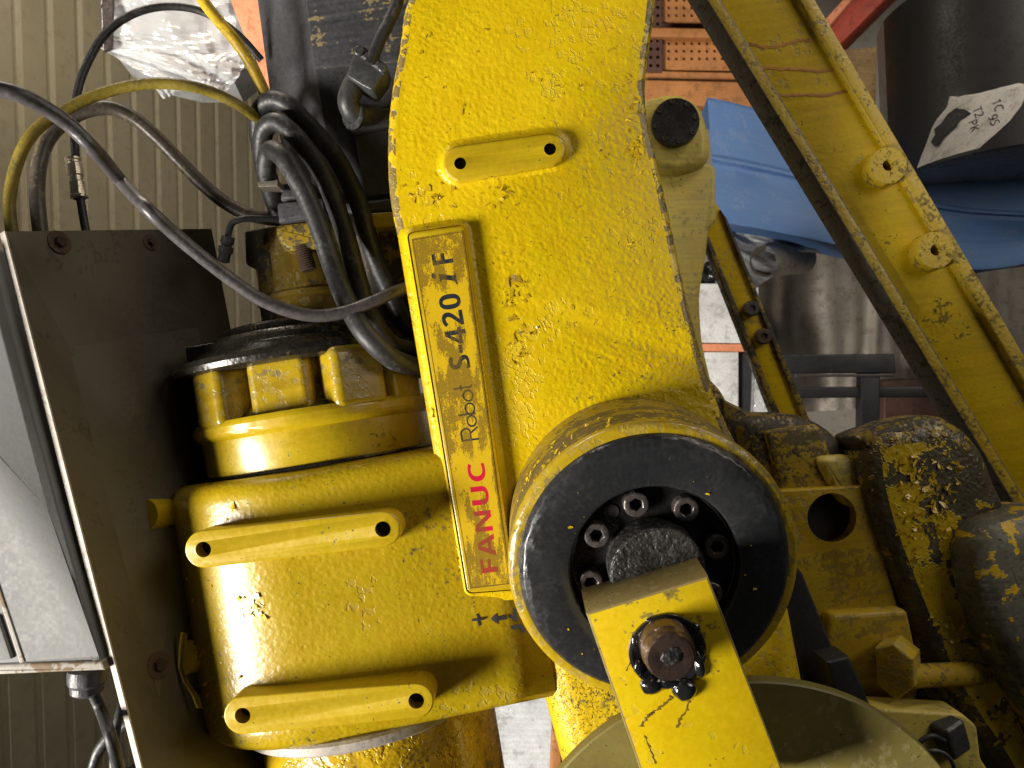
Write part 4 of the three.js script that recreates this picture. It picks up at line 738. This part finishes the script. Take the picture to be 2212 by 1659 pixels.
{
  const F = frameAt(390, 90, 1.9, 10, 0, 0);
  const t = thing('wrapped_bundle', 'bundle wrapped in crumpled clear plastic, hanging by the ribbed wall', 'wrapped bundle', F);
  part(t, 'load', plain(solid(F, [[232, -60], [570, -60], [570, 110], [500, 165], [400, 165], [300, 140], [235, 100]], -0.02, 0.2, 0.02)), M.wrapped);
  part(t, 'plastic_wrap', crumple(F, [[216, -60], [575, -60], [545, 150], [222, 108]], 0.02, 60, 40, 0.009, 3, 0.03), M.wrap);
  part(t, 'plastic_wrap', crumple(F, [[216, 104], [552, 110], [492, 196], [372, 196]], 0.03, 60, 30, 0.008, 5, 0.02), M.wrap);
  part(t, 'plastic_tail', crumple(F, [[330, 182], [374, 190], [374, 204], [352, 214]], 0.03, 12, 8, 0.004, 8), M.wrap);
  part(t, 'bracket_strip', plain(solid(F, [[217, -60], [246, -60], [242, 104], [224, 110]], 0.05, 0.012, 0.002, [disk(229, 13, 9, 20), disk(229, 62, 7, 20)])), M.boltSteel);
}
{
  const F = frameAt(540, 60, 1.7, 0, 0, 0);
  const t = thing('orange_post', 'curved salmon orange post behind the motor case', 'post', F);
  part(t, 'post', plain(solid(F, spline([[480, -80], [590, -80], [640, 60], [650, 240], [598, 240], [578, 190], [545, 118], [510, 40]], true, 4), 0, 0.1, 0.02, [], 60, 5)), M.orangePost);
}
// ------------------------------------------------------------------ goods behind, right
{
  const F = frameAt(1530, 100, 2.9, -6, 0, 0);
  const t = thing('perforated_rack', 'orange steel rack with perforated shelf panels behind the arm', 'rack', F);
  const holes = (x0, y0, x1, y1, dx, dy, r) => { const o = []; for (let y = y0; y <= y1; y += dy) for (let x = x0; x <= x1; x += dx) o.push(disk(x, y, r, 10)); return o; };
  for (const [y0, y1] of [[80, 150], [-30, 46]]) part(t, 'perforated_panel', plain(solid(F, [[1380, y0], [1720, y0 + 4], [1720, y1 + 4], [1380, y1]], -0.02, 0.012, 0.001, holes(1412, y0 + 14, 1700, y1 - 8, 16.5, 16.5, 3.6), 35, 1)), M.orange);
  part(t, 'shelf_void', plain(solid(F, [[1380, -60], [1720, -60], [1720, 205], [1380, 205]], -0.2, 0.02, 0.001)), M.maroon);
  for (const [y0, y1, z] of [[58, 78, 0.02], [152, 168, 0.0], [172, 226, 0.05]]) part(t, 'shelf_beam', plain(solid(F, rounded([[1380, y0], [1760, y0 + 8], [1760, y1 + 8], [1380, y1]], 4), z, 0.06, 0.005)), M.orange);
  part(t, 'upright', plain(solid(F, [[1392, -60], [1430, -60], [1432, 160], [1394, 160]], 0.0, 0.04, 0.003, holes(1406, -20, 1424, 150, 15, 18, 4), 35, 1)), M.maroon);
}
{
  const F = frameAt(1470, 420, 1.75, -4, 2, 1);
  const t = thing('industrial_robot', 'second yellow robot with faded paint standing behind, its round black cap bolted on', 'robot', F);
  const pale = part(t, 'arm_plate', plain(solid(F, rounded([[1380, 300, 2], [1440, 330, 2], [1530, 352, 6], [1546, 360, 5], [1548, 478, 6], [1532, 494, 6], [1524, 560, 20], [1510, 640, 30], [1516, 740, 30], [1545, 860, 4], [1460, 880, 4], [1420, 600, 4]], 8), 0, 0.09, 0.008)), M.faded);
  const head = part(t, 'wrist_head', plain(solid(F, spline([[1380, 225], [1420, 206], [1465, 202], [1505, 222], [1526, 262], [1530, 345], [1460, 372], [1385, 340]], true, 5), 0.03, 0.12, 0.02, [], 55, 4)), M.faded);
  const c = F.at(1459, 264, 0.045), r = c.distanceTo(F.at(1511, 264, 0.045));
  part(head, 'round_cap', turned([[r, -0.02], [r, 0.002], [r * 0.97, 0.005], [0, 0.006]], c, 56), M.blackDisc);
  for (let k = 0; k < 8; k++) { const a = R(k * 45 + 10), p = v3(c.x + Math.cos(a) * r * 0.84, c.y + Math.sin(a) * r * 0.84, c.z + 0.006); part(head, 'cap_screw', turned([[0.0055, 0], [0.005, 0.003], [0.003, 0.0035], [0.0028, 0.001], [0, 0.001]], p, 14), M.boltSteel); }
  // its own sloping rod
  const rod = part(t, 'link_rod', plain(solid(F, [[1528, 440], [1550, 440], [1740, 905], [1688, 920], [1524, 520]], -0.04, 0.05, 0.004)), M.bar);
  part(rod, 'rod_rim', plain(solid(F, [[1556, 452], [1570, 470], [1752, 912], [1738, 918]], -0.03, 0.05, 0.004)), M.oily);
  part(rod, 'rod_rim', plain(solid(F, [[1520, 512], [1532, 510], [1696, 918], [1682, 924]], -0.03, 0.05, 0.004)), M.oily);
  for (const [x, y, m] of [[1622, 667, M.boltSteel], [1648, 727, M.rust]]) part(rod, 'rod_bolt', turned([[0.018, -0.01], [0.018, 0.01], [0.015, 0.014], [0.008, 0.014], [0.007, 0.009], [0, 0.009]], F.at(x, y, -0.025), 24), m);
  part(t, 'hub_ring', plain(solid(F, spline([[1530, 820], [1562, 850], [1580, 900], [1576, 950], [1540, 960]], true, 5), 0.05, 0.1, 0.02, [], 60, 4)), M.grimy);
}
{ // blue folded panel over stored parts
  const F = frameAt(1850, 400, 2.2, -8, 0, 0);
  const t = thing('blue_panel', 'scuffed blue panel with a pale crease, sloping down behind the link rod', 'panel', F);
  const top = spline([[1528, 210], [1560, 216], [1600, 226], [1680, 246], [1800, 276], [1960, 312], [2080, 340], [2212, 368], [2330, 385]], false, 8), bot = spline([[1548, 478], [1640, 494], [1760, 518], [1900, 550], [2030, 576], [2130, 582], [2240, 566], [2330, 556]], false, 8);
  const at = (a, u) => { const k = u * (a.length - 1), i = Math.min(a.length - 2, Math.floor(k)); return [mix(a[i][0], a[i + 1][0], k - i), mix(a[i][1], a[i + 1][1], k - i)]; };
  const rows = [], prof = [[0, 0], [0.02, 0.006], [0.25, 0.01], [0.46, 0.014], [0.475, 0.026], [0.5, 0.028], [0.52, 0.02], [0.56, 0.02], [0.7, 0.05], [0.82, 0.064], [0.97, 0.072], [1, 0.07]];
  for (let k = 0; k < prof.length; k++) { const [v, h] = prof[k], r = []; for (let i = 0; i <= 60; i++) { const a = at(top, i / 60), b = at(bot, i / 60), w = 0.0008 * Math.sin(i * 0.5 + k * 0.8) + 0.003 * Math.sin(i * 0.17) * v; r.push(F.at(mix(a[0], b[0], v), mix(a[1], b[1], v), h + w)); } rows.push(r); }
  rows.push(rows[rows.length - 1].map(p => p.clone().add(v3(0, 0.01, -0.2)))); rows.unshift(rows[0].map(p => p.clone().add(v3(0, 0.01, -0.3))));
  part(t, 'sheet', toCreasedNormals(loft(rows).toNonIndexed(), R(28)), M.blue);
}
{
  const F = frameAt(1680, 520, 2.3, 0, 0, 0);
  const t = thing('grey_film', 'crumpled grey plastic film hanging below the blue tarpaulin', 'plastic film', F);
  part(t, 'film', crumple(F, [[1548, 455], [1760, 480], [1790, 530], [1600, 640]], 0, 50, 36, 0.012, 12, 0.02), M.film);
  const t2 = thing('cardboard_tube', 'short grey-brown tube end under the grey film', 'tube', frameAt(1710, 560, 2.32, 35, 0, 8));
  const g = turned([[0.0, 0], [0.04, 0], [0.046, 0.003], [0.046, 0.2]], v3(0, 0, 0), 32); g.rotateY(Math.PI / 2 + Math.PI); g.translate(0.06, 0, 0); part(t2, 'tube_wall', g, M.sheet);
}
{ // black drum with torn label
  const F = frameAt(2140, 120, 1.85, 6, -4, 0), c = F.at(2150, 120, -0.3), r = 0.3;
  const t = thing('drum', 'black drum with grey film and a torn white label, upper right', 'drum', F);
  const y0 = F.at(2140, 300, 0).y, y1 = F.at(2140, -120, 0).y;
  const body = part(t, 'drum_body', turnedY([[0.02, y0], [r * 0.94, y0], [r * 0.99, y0 + 0.008], [r, y0 + 0.02], [r, y1]], v3(c.x, 0, c.z), 72), M.film);
  const wrapG = (a0, a1, b0, b1, dr, n = 24) => { const rows = []; for (const [f, q] of [[b0, 0], [(b0 + b1) / 2, 0], [b1, 0]]) { const rr = []; for (let i = 0; i <= n; i++) { const a = R(mix(a0, a1, i / n)); rr.push(v3(c.x + Math.sin(a) * (r + dr), f, c.z + Math.cos(a) * (r + dr))); } rows.push(rr); } return loft(rows); };
  part(body, 'black_wrap', wrapG(-100, -12, y0 + 0.006, y1, 0.003), M.black);
  const yT = F.at(2140, 96, 0).y; part(body, 'black_wrap', wrapG(-26, 90, yT, y1, 0.004), M.black);
  // torn paper label: patch cut as an outline, bent round the drum
  const bend = q => bentGeo(q, (x, y, z) => { const a = (x - c.x) / r; return [c.x + Math.sin(a) * (r + 0.0045 + z), y, c.z + Math.cos(a) * (r + 0.0045 + z)]; });
  const patch = (L, Rr, dz) => { const rows = L.map((l, k) => { const rr = Rr[k], o = []; for (let i = 0; i <= 14; i++) { const u = i / 14; o.push(F.at(mix(l[0], rr[0], u), mix(l[1], rr[1], u), 0).setZ(dz + 0.0012 * hash(k, i, 4))); } return o; }); return bend(loft(rows)); };
  const paper = part(body, 'torn_label', patch([[2098, 150], [2092, 172], [2070, 192], [2060, 206], [2052, 224], [2042, 246], [2032, 266], [2022, 286]], [[2116, 158], [2222, 164], [2240, 172], [2236, 192], [2226, 216], [2208, 242], [2182, 266], [2154, 288]], 0), M.paper, null, 'torn white paper label');
  part(paper, 'torn_gap', patch([[2112, 182], [2094, 190], [2082, 204], [2066, 212], [2068, 226], [2058, 238], [2066, 252]], [[2116, 186], [2128, 192], [2140, 206], [2118, 214], [2112, 226], [2090, 240], [2076, 256]], 0.0022), M.black);
  const font = await new FontLoader().loadAsync('fonts/droid/droid_sans_regular.typeface.json');
  let k = 0; for (const [txt, x, y] of [['T2', 2142, 196], ['PK', 2134, 222], ['1C', 2176, 190], ['9S', 2170, 222]]) { const q = F.at(x, y, 0), tg = new TextGeometry(txt, { font, size: 0.019, depth: 0.0006, curveSegments: 2 }); tg.rotateZ(R(-78)); tg.translate(q.x, q.y, 0.0008); part(paper, 'print', bend(tg.toNonIndexed ? (tg.index ? tg.toNonIndexed() : tg) : tg), M.print); k++; }
}
{
  const F = frameAt(1840, 50, 2.6, -20, 0, 0);
  const t = thing('red_beam', 'scratched red beam sloping down at the top behind the link rod', 'beam', F);
  part(t, 'beam', plain(solid(F, [[1775, 62], [1880, -50], [1960, -50], [1816, 96]], 0, 0.12, 0.006)), M.redBeam);
  part(t, 'beam_flange', plain(solid(F, [[1760, 66], [1865, -50], [1882, -50], [1780, 70]], 0.03, 0.16, 0.004)), M.orangePost);
  const F2 = frameAt(1862, 180, 2.7, 10, 0, 0), t2 = thing('wooden_block', 'pale wooden block between the red beam and the black drum', 'wood', F2);
  part(t2, 'block', plain(solid(F2, rounded([[1780, 110], [1896, 100], [1890, 330], [1830, 330]], 5), 0, 0.2, 0.006)), M.wood);
}
{ // hanging sheet, bench frame, cabinet
  const F = frameAt(1860, 680, 2.7, 0, 0, 0), rows = [];
  const t = thing('hanging_sheet', 'dirty grey-beige plastic sheet hanging in folds over the bench frame', 'sheet', F);
  for (let j = 0; j <= 16; j++) { const r = []; for (let i = 0; i <= 90; i++) { const u = i / 90, v = j / 16, x = mix(1590, 2330, u); r.push(F.at(x + 10 * Math.sin(v * 2 + u * 20), mix(500 + 20 * Math.sin(u * 9), 900 - 50 * u, v), (0.018 * Math.sin(u * 46 + Math.sin(v * 3)) + 0.012 * Math.sin(u * 95 + 1)) * v + 0.02 * Math.sin(u * 11 + v * 2))); } rows.push(r); }
  part(t, 'sheet', loft(rows), M.sheet);
}
{
  const F = frameAt(1850, 840, 2.2, -6, 0, 0);
  const t = thing('bench_frame', 'black square tube bench frame behind the second rod', 'bench', F);
  part(t, 'top_rail', plain(solid(F, [[1690, 766], [1932, 764], [1936, 806], [1690, 806]], 0.02, 0.06, 0.004)), M.darkSteel);
  part(t, 'lower_rail', plain(solid(F, [[1690, 836], [2080, 834], [2080, 858], [1690, 860]], 0, 0.04, 0.004)), M.darkSteel);
  part(t, 'post', plain(solid(F, [[1862, 806], [1902, 806], [1900, 1000], [1858, 1000]], 0.015, 0.05, 0.004)), M.darkSteel);
  part(t, 'rail_trim', plain(solid(F, [[1720, 808], [1930, 808], [1930, 814], [1720, 814]], 0.018, 0.02, 0.001)), M.boltSteel);
  const F3 = frameAt(1975, 900, 2.4, 0, 0, 0), t3 = thing('maroon_crate', 'dark maroon crate on the floor right of the bench post', 'crate', F3);
  part(t3, 'crate_side', plain(solid(F3, rounded([[1910, 822], [2040, 815], [2100, 960], [1910, 990]], 4), 0, 0.2, 0.006)), M.maroon);
  const F4 = frameAt(2030, 870, 2.5, 0, 0, 0), t4 = thing('dark_cloth', 'dark green-grey cloth beside the maroon crate', 'cloth', F4);
  part(t4, 'cloth', crumple(F4, [[1995, 830], [2110, 820], [2120, 960], [1990, 960]], 0.04, 20, 16, 0.006, 31, 0.03), M.charcoal);
}
{
  const F = frameAt(1570, 730, 2.5, -5, 0, 0);
  const t = thing('white_cabinet', 'white cabinet with an orange band seen between the two robots', 'cabinet', F);
  part(t, 'upper_door', plain(solid(F, [[1490, 612], [1640, 612], [1640, 742], [1490, 740]], 0, 0.3, 0.004)), M.white);
  part(t, 'orange_band', plain(solid(F, [[1490, 742], [1660, 744], [1660, 760], [1490, 758]], 0.004, 0.2, 0.002)), M.orangePost);
  part(t, 'lower_door', plain(solid(F, [[1490, 760], [1596, 760], [1596, 900], [1490, 900]], 0, 0.3, 0.004)), M.white);
  part(t, 'cabinet_frame', plain(solid(F, [[1598, 762], [1680, 762], [1680, 920], [1596, 920]], -0.02, 0.2, 0.006)), M.darkSteel);
  part(t, 'door_panel', plain(solid(F, [[1626, 800], [1676, 806], [1676, 900], [1622, 900]], -0.008, 0.02, 0.003)), M.film);
  const F2 = frameAt(1660, 860, 2.3, 0, 0, 0), t2 = thing('clear_film', 'scrap of shiny clear film beside the cabinet frame', 'plastic film', F2);
  part(t2, 'film', crumple(F2, [[1630, 820], [1672, 826], [1690, 920], [1628, 920]], 0, 24, 24, 0.006, 44, 0.02), M.wrap);
  const F3 = frameAt(1530, 590, 2.55, 0, 0, 0), t3 = thing('dark_clutter', 'dark oily part lying on top of the white cabinet', 'machine part', F3);
  part(t3, 'lump', lump(F3.at(1528, 590, 0), 0.045, 0.035, 0.05, 4, 0.25, 4), M.blackOil);
}
{ // between column and arm: pale ribbed cladding and an orange strip
  const F = frameAt(1180, 1560, 1.9, -3, 0, 0);
  const t = thing('ribbed_panel', 'pale grey ribbed panel seen through the gap beside the base column', 'panel', F), rows = [];
  for (let k = 0; k <= 60; k++) { const y = mix(1380, 1760, k / 60), o = 0.004 * Math.sin(k * 1.6); rows.push([[1060, y], [1120, y], [1180, y], [1206, y]].map(p => F.at(p[0], p[1], o))); }
  rows.push(rows[60].map(p => p.clone().add(v3(0, 0, -0.05))), rows[0].map(p => p.clone().add(v3(0, 0, -0.05))), rows[0].map(p => p.clone()));
  part(t, 'cladding', loft(rows), M.greyRib);
  const F2 = frameAt(1195, 1620, 1.8, 0, 0, 0), t2 = thing('orange_strip', 'narrow orange upright beside the pale ribbed panel', 'upright', F2);
  part(t2, 'strip', plain(solid(F2, [[1194, 1580], [1212, 1580], [1216, 1760], [1186, 1760]], 0, 0.06, 0.004)), M.orange);
}
// loose wires at the bottom right
{
  const w = (label, pts, r, mat) => cable(label, pts, r, mat, 'wire');
  w('thin pale grey wire looping at the bottom right corner', [[1985, 1690, 1.0], [1992, 1640, 0.99], [2012, 1622, 0.985], [2040, 1628, 0.985], [2058, 1650, 0.99], [2066, 1700, 1.0]], 0.0028, M.greyCable);
  w('thin dark wire looping beside the pale wire at the bottom right', [[1970, 1700, 1.0], [1975, 1640, 1.0], [1985, 1606, 0.995], [2012, 1590, 0.995], [2040, 1600, 1.0]], 0.0034, M.rubber);
  const F = frameAt(1970, 1645, 0.98, 0, 0, 0), t = thing('red_tag', 'scrap of red plastic under the olive disc at the bottom right', 'plastic scrap', F);
  part(t, 'tag', plain(solid(F, [[1948, 1640], [1990, 1634], [2010, 1700], [1960, 1700]], 0, 0.004, 0.001)), M.redBit);
  const F2 = frameAt(2052, 1590, 1.02, 20, 0, 20), t2 = thing('wire_plug', 'grey wire plug behind the worn casting at the bottom right', 'plug', F2);
  part(t2, 'plug', rbox(0.035, 0.045, 0.03, 0.006), M.elbow);
}
renderer.render(scene, camera);
